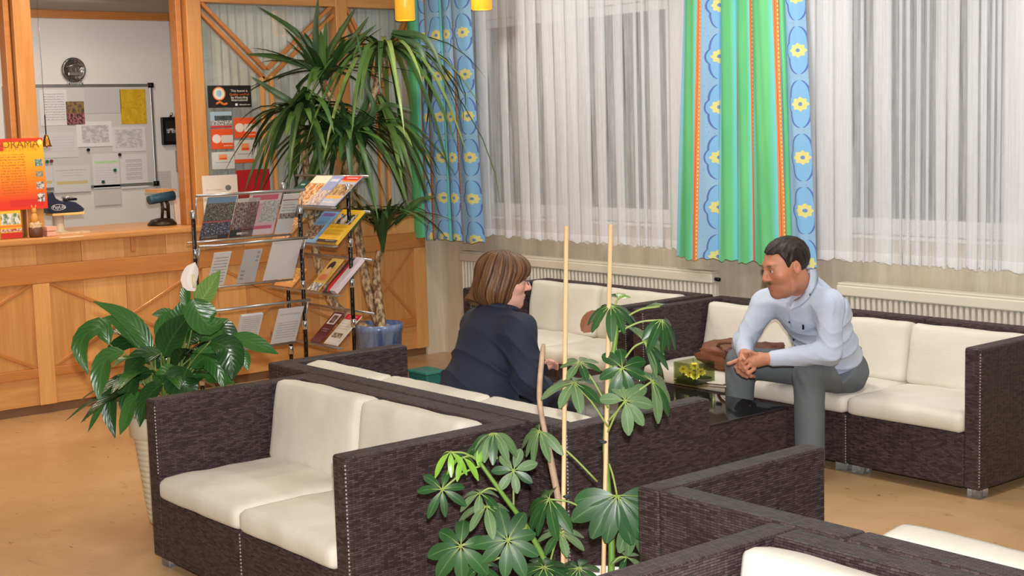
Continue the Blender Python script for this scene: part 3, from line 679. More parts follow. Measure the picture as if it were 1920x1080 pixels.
in_tray(1, 494, 550, .28, page_mat('print_blank', S(224, 226, 230), []), 'blank white sheet at the right of the front rack middle tray', G1)
in_tray(2, 395, 425, .18, page_mat('print_dim', S(90, 84, 90), [(0, 1, .1, .9, 'photo', S(60, 50, 56), S(190, 190, 196), S(90, 80, 84), 12)]), 'dark patterned leaflet behind the peace lily leaves in the bottom tray', G1)
in_tray(2, 440, 480, .24, page_mat('print_form', S(210, 214, 220), [(.08, .92, .05, .95, 'text', S(140, 146, 156), 16)]), 'stack of closely printed forms in the front rack bottom tray', G1, 0, .02)
in_tray(2, 508, 555, .26, page_mat('print_form2', S(212, 216, 222), [(.1, .9, .1, .6, 'text', S(150, 156, 166), 14), (.1, .9, .75, .9, 'text', S(160, 166, 176), 10)]), 'white typed sheet at the right of the front rack bottom tray', G1)
# rack two, facing the sofas
t2 = thing('brochure_rack', (-7.72, 4.75, 0), 'rear brochure rack with four trays of colourful leaflets in front of the yucca', 'brochure rack', 'brochure racks')
RY, RYB, RYT = 4.75, 4.62, 4.84
for xx in (-8.10, -7.33): pole(t2, xx, RY, 1.425); box('base_foot', (xx-.02, RY-.2, 0), (xx+.02, RY+.2, .022), SATIN, t2, .005)
TR2 = []; RX0, RX1 = -8.08, at(634, 460, 1, RYB).x
for k, (yb_, yt_) in enumerate(((388, 330), (459, 394), (549, 481), (645, 577))):
    zb = at(600, yb_, 1, RYB).z; zt = at(625, yt_, 1, RYT).z; TR2.append((zb, zt))
    vs = [Vector(v) for v in ((RX0, RYB, zb), (RX1, RYB, zb), (RX1, RYT, zt), (RX0, RYT, zt))]; n = (vs[1]-vs[0]).cross(vs[3]-vs[0]).normalized()*.004
    V = vs+[v-n for v in vs]
    raw('tray_plate', V, [(0, 1, 2, 3), (7, 6, 5, 4), (0, 4, 5, 1), (1, 5, 6, 2), (2, 6, 7, 3), (3, 7, 4, 0)], CLEAR, t2)
    for xx in (RX0, RX1): raw('tray_side', [(xx-.002, RYB-.03, zb), (xx-.002, RYT, zt), (xx-.002, RYB-.03, zb+.05), (xx+.002, RYB-.03, zb), (xx+.002, RYT, zt), (xx+.002, RYB-.03, zb+.05)], [(0, 1, 2), (5, 4, 3), (0, 3, 4, 1), (1, 4, 5, 2), (2, 5, 3, 0)], CLEAR, t2)
    box('tray_lip', (RX0, RYB-.035, zb-.006), (RX1, RYB, zb+.004), SATIN, t2, .002); box('lip_front', (RX0, RYB-.036, zb), (RX1, RYB-.032, zb+.03), CLEAR, t2)
    tube('tray_rail', [(RX0, RYT, zt), (RX1+.03, RYT, zt)], .008, SATIN, t2)
def in_tray2(i, pl, pr_, h, mat, label, th=.006):
    zb, zt = TR2[i]; yp = (388, 459, 549, 645)[i]; xl, xr = at(pl, yp, 1, RYB).x, at(pr_, yp, 1, RYB).x
    u = Vector((0, RYT-RYB, zt-zb)).normalized(); n = Vector((1, 0, 0)).cross(u); o = Vector((xl, RYB, zb))+n*(.002+th)+u*.006
    return tag(sheet('brochure', o, (1, 0, 0), u, xr-xl, h, th, mat), label, 'brochure', 'leaflets in the rear rack')
FOODC = (S(196, 120, 60), S(230, 200, 160), S(90, 60, 40))
in_tray2(0, 526, 541, .22, page_mat('print_green', S(20, 66, 58), [(.3, .8, .8, .86, 'solid', S(150, 180, 170))]), 'dark green leaflet in the rear rack top tray')
b = in_tray2(0, 543, 573, .27, page_mat('print_zoo', S(232, 224, 206), [(0, 1, 0, .74, 'photo', *FOODC, 6)]), 'animal photo leaflet with red ZOO heading in the rear rack')
in_tray2(0, 575, 594, .27, page_mat('print_castle', S(150, 160, 206), [(.1, .9, .72, .95, 'text', S(240, 240, 246), 5), (0, 1, 0, .5, 'photo', S(214, 206, 210), S(180, 150, 130), S(90, 80, 80), 6)]), 'lilac leaflet with white lettering in the rear rack top tray')
in_tray2(0, 596, 627, .27, page_mat('print_paint', S(176, 184, 206), [(0, 1, .86, 1, 'solid', S(206, 40, 36)), (.2, .9, .9, .95, 'text', S(255, 240, 230), 12), (.1, 1, .8, .86, 'solid', S(240, 140, 50)), (0, 1, .35, .72, 'photo', S(150, 110, 70), S(200, 170, 120), S(84, 56, 40), 8), (0, .9, .24, .34, 'solid', S(234, 170, 80)), (.1, .8, .04, .14, 'text', S(240, 220, 200), 10)]), 'red headed painting leaflet at the right of the rear rack top tray')
in_tray2(1, 510, 536, .2, page_mat('print_food', S(214, 160, 92), [(0, 1, .1, .9, 'photo', *FOODC, 9)]), 'orange food leaflet low behind the front rack pole')
in_tray2(1, 560, 592, .27, page_mat('print_lake', S(120, 168, 214), [(.1, .8, .84, .94, 'solid', S(130, 96, 160)), (0, .7, .1, .55, 'photo', S(150, 120, 90), S(70, 60, 60), S(200, 190, 180), 7)]), 'blue sky horse leaflet in the rear rack second tray')
in_tray2(1, 595, 632, .28, page_mat('print_yellow', S(240, 190, 44), [(0, 1, 0, .09, 'solid', S(60, 30, 24)), (.4, .85, .03, .07, 'text', S(240, 240, 230), 20), (.08, .95, .55, .86, 'photo', S(240, 236, 230), S(30, 28, 28), S(236, 190, 50), 5), (.1, .9, .15, .5, 'text', S(210, 150, 30), 9)]), 'bright yellow leaflet with dark foot in the rear rack second tray', .02)
in_tray2(2, 514, 547, .16, page_mat('print_bread', S(214, 150, 84), [(0, 1, .2, 1, 'photo', S(206, 140, 60), S(236, 190, 110), S(150, 90, 40), 10)]), 'orange bread photo leaflet under the white sheet in the third tray')
in_tray2(2, 576, 596, .27, page_mat('print_portrait', S(226, 184, 92), [(.15, .7, .62, .92, 'disc', S(60, 40, 36)), (.3, .65, .5, .74, 'disc', S(226, 180, 150)), (.15, .85, .3, .52, 'disc', S(220, 130, 90)), (0, 1, 0, .24, 'photo', S(220, 220, 214), S(60, 64, 80), S(170, 170, 170), 6)]), 'golden leaflet with a dark haired figure in the third tray')
in_tray2(2, 605, 621, .28, page_mat('print_redbottle', S(60, 20, 34), [(.2, .8, 0, .6, 'disc', S(214, 30, 32)), (.35, .65, .5, .9, 'solid', S(190, 30, 36)), (.4, .65, .84, .92, 'solid', S(226, 220, 216))]), 'dark leaflet with a red bottle in the third tray')
in_tray2(2, 622, 632, .28, page_mat('print_whitefold', S(222, 208, 214), []), 'thick pale folded leaflets at the right of the third tray', .03)
in_tray2(3, 582, 600, .25, page_mat('print_maroon', S(92, 34, 40), [(.15, .9, .6, .95, 'solid', S(214, 204, 200)), (.28, .75, .64, .9, 'photo', S(70, 40, 40), S(150, 110, 100), S(40, 30, 30), 6), (.2, .8, .35, .45, 'text', S(180, 150, 150), 12)]), 'maroon leaflet with framed photo in the rear rack bottom tray')
in_tray2(3, 607, 632, .25, page_mat('print_redtop', S(228, 218, 206), [(0, 1, .83, 1, 'solid', S(206, 30, 50)), (.15, .8, .88, .95, 'text', S(240, 220, 220), 14), (.1, .8, .22, .38, 'photo', S(120, 96, 70), S(200, 190, 170), S(60, 50, 40), 10), (.1, .8, .45, .75, 'text', S(190, 180, 170), 12)]), 'cream leaflet with red top band in the rear rack bottom tray')
# ------------------------------------------------------------------ behind the reception
def onB(x, y, off=.0): return at(x, y, 0, XB+off)
def wallsheet(name, px0, py0, px1, py1, off, th, mat, label, cat, group=None, ax=XB):
    a = at(px0, py1, 0, ax+off); b = at(px1, py0, 0, ax+off)
    return tag(sheet(name, (ax+off, a.y, a.z), (0, 1, 0), (0, 0, 1), b.y-a.y, b.z-a.z, th, mat), label, cat, group)
BOARD = M('whiteboard_face', S(206, 204, 202), .35); a = onB(20, 358); b = onB(281, 160)
t = thing('whiteboard', (XB, (a.y+b.y)/2, a.z), 'large whiteboard with grey frame on the wall behind the counter', 'whiteboard')
box('board', (XB, a.y, a.z), (XB+.014, b.y, b.z), BOARD, t)
for lo, hi in (((XB, a.y, a.z-.012), (XB+.022, b.y, a.z+.012)), ((XB, a.y, b.z-.012), (XB+.022, b.y, b.z+.012)), ((XB, b.y-.012, a.z), (XB+.022, b.y+.012, b.z)), ((XB, a.y-.012, a.z), (XB+.022, a.y+.012, b.z))): box('board_frame', lo, hi, SATIN, t, .003)
for zz in (a.z, b.z): lathe('corner_cap', [(.002, -.02), (.026, -.02), (.026, .02), (.002, .02)], (XB+.015, b.y, zz), BLACKM, t, 14)
GP = 'papers pinned on the whiteboard'; INK = S(150, 150, 154)
def paper(px0, py0, px1, py1, label, items, col=S(222, 221, 222), off=.018): return wallsheet('notice_paper', px0, py0, px1, py1, off, .002, page_mat('notice_%d_%d' % (px0, py0), col, items), label, 'paper', GP)
paper(77, 168, 124, 236, 'printed notice in the upper left of the whiteboard', [(.15, .9, .1, .92, 'text', INK, 14)])
paper(126, 190, 157, 234, 'dark colour photo pinned beside the upper left notice', [(0, 1, 0, .5, 'photo', S(60, 30, 40), S(180, 110, 110), S(60, 80, 90), 9), (0, 1, .5, 1, 'photo', S(90, 70, 50), S(150, 120, 60), S(70, 110, 120), 6)], S(60, 46, 44), .024)
paper(161, 166, 225, 213, 'blank glossy grey sheet at the top middle of the whiteboard', [], S(196, 195, 196))
paper(228, 167, 272, 233, 'mustard yellow sheet at the upper right of the whiteboard', [(0, 1, 0, 1, 'photo', S(206, 164, 20), S(220, 180, 40), S(196, 150, 14), 4)], S(206, 164, 20))
paper(145, 227, 209, 276, 'tilted landscape plan in the centre of the whiteboard', [(.15, .9, .15, .85, 'photo', S(214, 212, 214), S(186, 184, 188), S(170, 168, 172), 7)], S(228, 226, 228), .022)
paper(211, 237, 272, 285, 'landscape map sheet at the right of the whiteboard', [(.1, .9, .15, .9, 'photo', S(216, 216, 218), S(190, 192, 196), S(176, 176, 180), 6)])
paper(76, 247, 145, 297, 'pale landscape sheet at the left behind the hanging bell', [(.1, .9, .2, .9, 'text', S(196, 196, 200), 9)], S(212, 211, 213))
paper(102, 309, 168, 362, 'landscape certificate with a gold stripe low on the whiteboard', [(.1, .9, .8, .86, 'text', INK, 16), (.08, .92, .3, .42, 'solid', S(206, 194, 140)), (.2, .8, .55, .75, 'text', S(190, 190, 194), 10)], S(214, 213, 215), .024)
paper(60, 311, 99, 360, 'sheet with gold stripe half hidden by the orange poster', [(.08, .92, .3, .42, 'solid', S(206, 194, 140))], S(214, 213, 215))
paper(176, 287, 222, 354, 'sheet marked with a green highlighter line', [(.1, .95, .72, .78, 'photo', S(160, 224, 140), S(200, 230, 190), S(140, 216, 120), 12), (.1, .9, .1, .6, 'text', S(200, 200, 204), 14)], S(220, 219, 221), .022)
paper(178, 354, 226, 386, 'pale sheet hanging below the whiteboard edge', [], S(208, 204, 202), .02)
paper(228, 288, 275, 354, 'framed looking text sheet at the lower right of the whiteboard', [(.2, .8, .25, .85, 'text', S(150, 150, 160), 16), (.2, .8, .25, .85, 'text', S(190, 190, 194), 8)])
for i, (px, py, c_, nm) in enumerate(((165, 281, S(20, 20, 22), 'black magnet left of centre'), (224, 290, S(26, 24, 26), 'black magnet between the right sheets'), (215, 319, S(24, 90, 72), 'green magnet on the highlighted sheet'), (193, 341, S(20, 84, 70), 'green magnet low on the highlighted sheet'), (88, 303, S(30, 110, 70), 'green magnet next to the orange poster'), (96, 302, S(130, 40, 50), 'dark red magnet next to the orange poster'))):
    q = onB(px, py, .026); vs, fs = tube_data([q, q+Vector((.012, 0, 0))], .013, 12); tag(raw('magnet', vs, fs, M('magnet_%d' % i, c_, .4)), nm+' on the whiteboard', 'magnet', 'whiteboard magnets')
# pewter plate with stand
q = onB(138, 131, .03); PEW = M('pewter', S(128, 126, 122), .35, .8, var=.4, vs=30, bmp=.6, bs=40, bd=.01)
t = thing('pewter_plate', onB(138, 156), 'round pewter relief plate on a small stand above the whiteboard', 'plate')
vs, fs = [], []; R0 = .098; prof = [(0, .006), (.35, .008), (.75, .005), (.8, .014), (.95, .016), (1.0, .008), (1.0, -.004), (0, -.006)]
for r_, h_ in prof:
    for k in range(32): a_ = k*math.pi/16; vs.append(q+Vector((h_, R0*r_*math.cos(a_), R0*r_*math.sin(a_))))
for i in range(len(prof)-1):
    for k in range(32): fs.append((i*32+k, i*32+(k+1) % 32, (i+1)*32+(k+1) % 32, (i+1)*32+k))
raw('plate_disc', vs, fs, PEW, t, True)
for dy in (-.05, .05): tube('stand_leg', [q+Vector((.01, dy, -.07)), q+Vector((.03, dy*1.1, -.115)), q+Vector((-.02, dy, -.115))], .006, CHROME, t)
box('relief_houses', (q.x+.008, q.y-.05, q.z-.045), (q.x+.018, q.y+.07, q.z-.02), SATIN, t, .003); tube('relief_ridge', [q+Vector((.01, -.06, .02)), q+Vector((.014, 0, .04)), q+Vector((.01, .06, .025))], .006, SATIN, t)
# dark monitor like frame on arm
t = thing('wall_monitor', onB(325, 245), 'small dark framed screen on the wall at the right of the hatch', 'monitor'); a = onB(306, 272, .05); b = onB(344, 219, .05)
box('screen_case', (XB+.02, a.y, a.z), (XB+.05, b.y, b.z), BLACKM, t, .005); sheet('screen', (XB+.0505, a.y+.03, a.z+.03), (0, 1, 0), (0, 0, 1), b.y-a.y-.06, b.z-a.z-.06, .001, page_mat('screen_img', S(30, 30, 34), [(.05, .95, .4, .62, 'photo', S(60, 60, 64), S(200, 200, 204), S(40, 40, 44), 8)], .3), t)
tube('wall_arm', [(XB, (a.y+b.y)/2, b.z), (XB+.035, (a.y+b.y)/2, b.z+.03)], .012, CHROME, t)
wallsheet('wall_note', 283, 320, 320, 355, .003, .002, page_mat('faint_note', S(206, 200, 198), [(.1, .9, .1, .9, 'text', S(184, 180, 182), 8)]), 'faint typed note on the wall beside the whiteboard', 'paper')
t = thing('wall_phone', onB(335, 300), 'dark grey wall handset below the small screen', 'phone'); a = onB(330, 322); b = onB(340, 282); box('cradle', (XB, a.y, a.z), (XB+.03, b.y, b.z), M('grey_plastic', S(150, 146, 142), .5), t, .004); box('handset', (XB+.03, a.y+.01, a.z+.05), (XB+.055, b.y-.01, b.z-.04), BLACKM, t, .008)
st(box('wall_reception_return', (XB, at(325, 200, 0, XB).y+.02, 0), (XB+.03, 6.43, 2.7), M('return_plaster', S(196, 186, 176), .85)))
# hanging bell
q = at(87, 262, 0, XP-.2); t = thing('brass_bell', q+Vector((0, 0, -.03)), 'small brass bell hanging on a long cord in the hatch', 'bell'); BRASS = M('brass', S(176, 128, 58), .3, .9)
lathe('bell_body', [(.034, -.045), (.026, -.03), (.02, .0), (.012, .028), (.003, .034)], q, BRASS, t, 20); tube('clapper', [q, q+Vector((0, 0, -.052))], .005, BRASS, t)
tube('cord', [q+Vector((0, 0, .03)), q+Vector((0, 0, .16))], .004, BLACKM, t, 6); tube('chain', [q+Vector((0, 0, .16)), (q.x, q.y, 2.84)], .0018, SATIN, t, 5)
# ------------------------------------------------------------------ things on the counter
ZT = 1.145
def onC(x, y): return at(x, y, 2, ZT)
# orange poster leaning on the post
XO = XP+.0; a = at(-40, 398, 0, XO); b = at(80, 258, 0, XO)
ORP = page_mat('panorama_print', S(250, 190, 30), [(0, 1, 0, 1, 'solid', S(226, 56, 26)), (0, 1, .1, .95, 'grad', S(250, 196, 36)), (.45, .95, .04, .14, 'solid', S(214, 44, 40)), (.35, .72, .2, .78, 'text', S(190, 90, 20), 26), (.86, .97, .60, .70, 'photo', S(120, 170, 200), S(80, 110, 80), S(220, 220, 220), 20), (.86, .97, .45, .53, 'photo', S(120, 120, 110), S(180, 170, 150), S(90, 100, 80), 22), (.86, .97, .28, .38, 'photo', S(200, 200, 200), S(80, 90, 90), S(230, 230, 230), 20), (.86, .97, .10, .22, 'photo', S(230, 225, 225), S(90, 70, 66), S(140, 120, 116), 24), (.92, .99, .9, .98, 'disc', S(252, 226, 120)), (0, .42, .83, 1, 'solid', S(232, 60, 44))])
t = tag(sheet('poster', (XO+.012, a.y, a.z), (0, 1, 0), (-.04, 0, 1), b.y-a.y, b.z-a.z, .006, ORP), 'orange and yellow panorama poster standing against the left post', 'poster')
text('poster_title', 'PANORAMA', (XO+.013, at(72, 276, 0, XO).y, at(72, 276, 0, XO).z), (0, 1, 0), (-.04, 0, 1), .068, M('title_brown', S(150, 84, 20), .6), t, 'RIGHT')
t = thing('leaflet_box', onC(20, 440), 'small leaflet holder with yellow red flyers at the left counter end', 'leaflet holder'); q = at(2, 441, 0, XP+.02); b = at(38, 378, 0, XP+.02)
sheet('flyers', (XP+.02, q.y, ZT+.002), (0, 1, 0), (-.06, 0, 1), b.y-q.y, b.z-ZT, .02, page_mat('flyer_print', S(236, 190, 50), [(0, 1, 0, .16, 'solid', S(216, 48, 36)), (0, 1, .18, .26, 'photo', S(230, 224, 220), S(200, 60, 50), S(90, 60, 50), 10), (0, 1, .3, .36, 'solid', S(236, 130, 50)), (.05, .95, .38, .68, 'photo', S(230, 228, 224), S(90, 120, 70), S(200, 200, 196), 5), (.1, .8, .75, .95, 'text', S(200, 140, 30), 6)]), t)
box('holder_base', (XP-.03, q.y-.004, ZT), (XP+.035, b.y+.004, ZT+.006), CLEAR, t); box('holder_front', (XP+.03, q.y-.004, ZT), (XP+.034, b.y+.004, ZT+.07), CLEAR, t)
q = Vector((XP+.036, at(67, 430, 0, XP+.036).y, ZT)); t = thing('figurine_pot', q, 'small brown pot with a golden figurine beside the poster on the counter', 'ornament')
lathe('pot', [(.038, .001), (.044, .02), (.044, .062), (.04, .064), (.036, .05)], q, M('brown_pot', S(110, 66, 36), .5, var=.3, vs=30), t, 20)
blob('pot_filling', q+Vector((0, 0, .07)), (.038, .038, .025), 2, .5, M('pale_flowers', S(226, 190, 150), .7, var=.3, vs=60), t, 0, 14)
GOLDF = M('golden_ceramic', S(222, 160, 80), .35); lathe('figure_body', [(.012, .09), (.024, .10), (.026, .125), (.014, .15), (.01, .155)], q+Vector((-.01, .0, 0)), GOLDF, t, 16); blob('figure_head', q+Vector((-.01, 0, .168)), (.016, .016, .018), 1, .05, GOLDF, t, 0, 12)
for s_ in (-1, 1): tube('figure_ear', [q+Vector((-.01, s_*.008, .18)), q+Vector((-.01, s_*.014, .205))], [.006, .003], GOLDF, t, 6)
q = Vector((XP+.02, at(93, 428, 0, XP+.02).y, ZT))
t = thing('card_boxes', q, 'two small pink card boxes stacked beside the figurine', 'box')
for k in range(2): box('card_box', (q.x-.03, q.y-.03, ZT+.001+k*.032), (q.x+.03, q.y+.035, ZT+.030+k*.032), M('pink_card', S(236, 176, 150), .7), t, .003)
q = Vector((XP-.08, at(122, 424, 0, XP-.08).y, ZT)); box('paper_slips', (q.x-.05, q.y-.09, ZT), (q.x+.04, q.y+.15, ZT+.01), M('slip_paper', S(220, 190, 150), .7, var=.2, vs=40)); tag(bpy.data.objects['paper_slips'], 'flat pile of paper slips below the card terminal', 'paper')
# card terminal with PayLife lettering, on a stand
XT = XP-.16; a = at(84, 402, 0, XT); b = at(150, 357, 0, XT); NAVY = M('navy_plastic', S(36, 42, 66), .35)
t = thing('card_terminal', at(115, 415, 0, XT), 'dark blue card payment terminal lettered PayLife on a pale stand', 'card terminal')
Wd = b.y-a.y; Hd = b.z-a.z
prof = [(0, .06), (0, .62), (.08, .95), (.18, 1.0), (.24, .72), (.42, .52), (.60, .56), (.78, .48), (.92, .30), (1.0, .16), (.97, .05)]
vs = [Vector((XT+dx, a.y+u_*Wd, a.z+v_*Hd)) for dx in (-.07, .05) for u_, v_ in prof]; n = len(prof)
raw('terminal_body', vs, [tuple(range(n-1, -1, -1)), tuple(range(n, 2*n))]+[(i, (i+1) % n, n+(i+1) % n, n+i) for i in range(n)], NAVY, t)
box('keypad', (XT-.05, a.y+Wd*.58, a.z+Hd*.56), (XT+.03, a.y+Wd*.86, a.z+Hd*.68), BLACKM, t, .004); box('display', (XT-.05, a.y+Wd*.55, a.z+Hd*.66), (XT+.03, a.y+Wd*.66, a.z+Hd*.76), SATIN, t, .004)
for k in range(3): tube('key_row', [(XT-.04, a.y+Wd*(.64+.07*k), a.z+Hd*.69), (XT+.02, a.y+Wd*(.64+.07*k), a.z+Hd*.69)], .005, M('key_grey', S(150, 150, 160), .5), t, 6)
text('lettering', 'PayLife', (XT+.051, a.y+Wd*.14, a.z+Hd*.24), (0, 1, 0), (0, 0, 1), .032, M('white_print', S(230, 232, 238), .5), t)
ring = [(XT+.051, a.y+Wd*.30+Wd*.19*math.cos(k*math.pi/12), a.z+Hd*.30+Hd*.13*math.sin(k*math.pi/12)) for k in range(25)]; tube('logo_ring', ring, .0016, MC['white_print'], t, 5)
box('yellow_edge', (XT-.07, a.y+.03, a.z-.012), (XT+.055, a.y+Wd, a.z+.004), M('cream_edge', S(236, 200, 120), .5), t, .003)
lathe('stand', [(.075, .001), (.07, .01), (.036, .02), (.036, a.z-ZT-.01)], (XT-.01, at(110, 410, 0, XT).y, ZT), M('beige_stand', S(206, 190, 166), .5), t, 24)
# scanner / small desk lamp with teal head
XL = XP-.22; q = at(304, 414, 0, XL); t = thing('desk_lamp', (XL, q.y, ZT), 'small old desk lamp with a teal bar head on the counter', 'lamp')
lathe('lamp_base', [(.10, .001), (.10, .012), (.075, .04), (.03, .05)], (XL, q.y, ZT), M('dark_bronze', S(48, 38, 30), .4, .5), t, 24)
hz = at(300, 372, 0, XL).z
tube('lamp_arm', [(XL, q.y+.0, ZT+.04), (XL, q.y+.01, ZT+.12), (XL, q.y+.0, hz)], .011, MC['dark_bronze'], t); tube('lamp_arm', [(XL, q.y+.05, ZT+.04), (XL, q.y+.05, ZT+.14), (XL, q.y+.04, hz-.02)], .013, MC['dark_bronze'], t); tube('cross_strut', [(XL, q.y, ZT+.12), (XL, q.y+.05, ZT+.10)], .009, MC['dark_bronze'], t)
y0, y1 = at(278, 372, 0, XL).y, at(326, 372, 0, XL).y; vs, fs = tube_data([(XL, y0, hz-.01), (XL, y0+.02, hz-.005), (XL, y1, hz+.015)], [.03, .034, .034], 12); raw('lamp_head', vs, fs, M('teal_metal', S(38, 74, 92), .4), t, True)
XN = XP-.2; a = at(330, 412, 0, XN); b = at(358, 370, 0, XN)
tag(sheet('card_stand', (XN, a.y, ZT+.001), (0, 1, 0), (-.1, 0, 1), b.y-a.y, b.z-ZT, .004, M('pale_card', S(228, 200, 184), .7)), 'pale upright card on the counter beside the post', 'card')
bar = at(345, 357, 0, XN); tag(box('hatch_shelf', (XN-.3, 4.38, bar.z-.01), (XN-.1, 4.52, bar.z+.01), WOODL), 'small wooden shelf inside the hatch beside the post', 'shelf')
# ------------------------------------------------------------------ stickers on the partition
XS = XP-.075
def stick(nm, x0, y0, x1, y1, mat, label, cat, g=None, off=.0, th=.002): return wallsheet(nm, x0, y0, x1, y1, off, th, mat, label, cat, g, XS)
t = stick('hostel_sign', 391, 160, 470, 202, page_mat('sign_black', S(16, 15, 16), [(.10, .41, .30, .96, 'disc', S(226, 120, 50)), (.125, .385, .36, .90, 'disc', S(226, 222, 216)), (.19, .32, .48, .80, 'disc', S(150, 190, 206)), (.61, .68, .06, .19, 'disc', S(226, 222, 220))]), 'black hostel sign with an orange Q emblem on the partition glass', 'sign')
a = at(391, 202, 0, XS); b = at(470, 160, 0, XS); sw, sh = b.y-a.y, b.z-a.z
TW = M('sign_white', S(230, 228, 224), .6); TO = M('sign_orange', S(214, 110, 44), .6)
for s_, fy, sz, mt_ in (('This hostel is', .70, .036, TW), ('Quality certified', .54, .034, TO), ('by Hostelling', .40, .036, TW), ('International', .28, .036, TW), ('hihostels.com', .09, .022, TW)):
    text('sign_lettering', s_, (XS+.001, a.y+sw*(.72 if sz > .03 else .84), a.z+sh*fy), (0, 1, 0), (0, 0, 1), sz*.70, mt_, t, 'CENTER')
tl = spl([(XS+.003, a.y+sw*.17, a.z+sh*.15), (XS+.003, a.y+sw*.26, a.z+sh*.24), (XS+.003, a.y+sw*.34, a.z+sh*.14), (XS+.003, a.y+sw*.44, a.z+sh*.19)], 12); tube('emblem_tail', tl, [.004]+[.009]*11+[.003], TO, t, 6)
OC = S(226, 84, 32); GSK = 'cards stuck on the partition glass'
sun = lambda c0: [(.04, .46, .28, .74, 'disc', S(226, 218, 208), 'sun'), (.46, 1, .30, .68, 'solid', S(210, 204, 196)), (.55, .95, .12, .2, 'text', S(240, 220, 210), 8)]
stick('postcard', 395, 209, 434, 240, page_mat('card_mountain', S(160, 186, 206), [(.2, 1, .45, .75, 'photo', S(50, 60, 62), S(80, 96, 96), S(40, 50, 50), 4), (0, 1, .16, .45, 'photo', S(110, 116, 110), S(210, 210, 206), S(70, 80, 76), 12), (0, 1, 0, .14, 'solid', S(196, 60, 66))]), 'mountain town postcard below the black sign', 'postcard', GSK)
stick('orange_card', 397, 241, 436, 280, page_mat('card_orange_a', OC, sun(0)), 'orange card with a white sunburst, left one below the postcard', 'card', GSK)
stick('orange_card', 440, 220, 479, 259, page_mat('card_orange_b', OC, sun(0)), 'orange card with a white sunburst, right one behind a yucca leaf', 'card', GSK)
lap = [(.28, .72, .5, .88, 'solid', S(206, 196, 184)), (.33, .67, .55, .85, 'solid', S(236, 150, 96)), (.33, .67, .55, .66, 'solid', OC), (.15, .85, .36, .42, 'solid', S(170, 178, 184))]
stick('laptop_card', 398, 284, 439, 318, page_mat('card_laptop_a', S(206, 208, 206), lap), 'pale card with a small laptop picture, left one', 'card', GSK)
stick('laptop_card', 441, 262, 480, 306, page_mat('card_laptop_b', S(206, 208, 206), lap+[(0, 1, 0, .16, 'solid', OC)]), 'pale card with a laptop picture and orange foot', 'card', GSK)
tag(sheet('white_notice', (XP, at(380, 345, 0, XP).y, 1.131), (0, 1, 0), (-.02, 0, 1), at(446, 330, 0, XP).y-at(380, 330, 0, XP).y, at(400, 329, 0, XP).z-1.131, .003, page_mat('notice_white', S(232, 220, 212), [(.1, .6, .7, .74, 'text', S(180, 170, 170), 20), (.05, .95, .1, .6, 'text', S(214, 200, 194), 8), (.64, .82, .68, .80, 'disc', S(120, 116, 116))])), 'white printed notice standing behind the front rack', 'notice')
tag(sheet('red_folder', (XP-.02, at(446, 345, 0, XP-.02).y, 1.131), (0, 1, 0), (-.02, 0, 1), .26, at(470, 318, 0, XP-.02).z-1.131, .01, M('red_card', S(176, 26, 34), .5)), 'red folder standing behind the yucca leaves on the ledge', 'folder')
# ------------------------------------------------------------------ pendant lamps
def amber_mat():
    mt, nt, p = newmat('amber_glass_shade'); p.inputs['Base Color'].default_value = S(240, 170, 40); p.inputs['Roughness'].default_value = .3
    p.inputs['Emission Color'].default_value = (1, .50, .04, 1); p.inputs['Emission Strength'].default_value = .75; return mt
AMB = amber_mat()
for px, py, Y, lab in ((760, 38, 6.0, 'amber glass cylinder pendant lamp above the yucca'), (903, 18, 6.08, 'amber glass cylinder pendant lamp in front of the lace curtain')):
    q = at(px, py, 1, Y); t = thing('pendant_lamp', q, lab, 'lamp', 'amber pendant lamps'); R_ = .072
    lathe('lamp_shade', [(R_*.92, 0), (R_, .004), (R_, .19), (R_*.96, .195), (R_*.2, .2), (R_*.2, .19), (R_*.94, .185), (R_*.94, .006)], q, AMB, t, 28, caps=False)
    lathe('socket', [(.02, .15), (.02, .22), (.008, .23)], q, SATIN, t, 12); tube('cord', [q+Vector((0, 0, .22)), (q.x, q.y, ZC)], .003, BLACKM, t, 6)
    lathe('bulb', [(.002, .06), (.024, .08), (.03, .105), (.018, .14), (.014, .16)], q, M('warm_bulb', S(255, 230, 170), .4), t, 14)
    lamp('pendant_glow', 'POINT', q+Vector((0, 0, .05)), 1.2, (1, .62, .2), .03)
q = at(800, 690, 2, .12); t = thing('storage_box', (q.x, q.y, 0), 'small teal box on the floor by the wall behind the woman', 'box')
TEAL = M('teal_plastic', S(40, 112, 104), .5); box('box_body', (q.x-.11, q.y-.08, 0), (q.x+.11, q.y+.08, .09), TEAL, t, .01); box('lid', (q.x-.118, q.y-.088, .09), (q.x+.118, q.y+.088, .11), M('teal_lid', S(56, 132, 120), .5), t, .008)
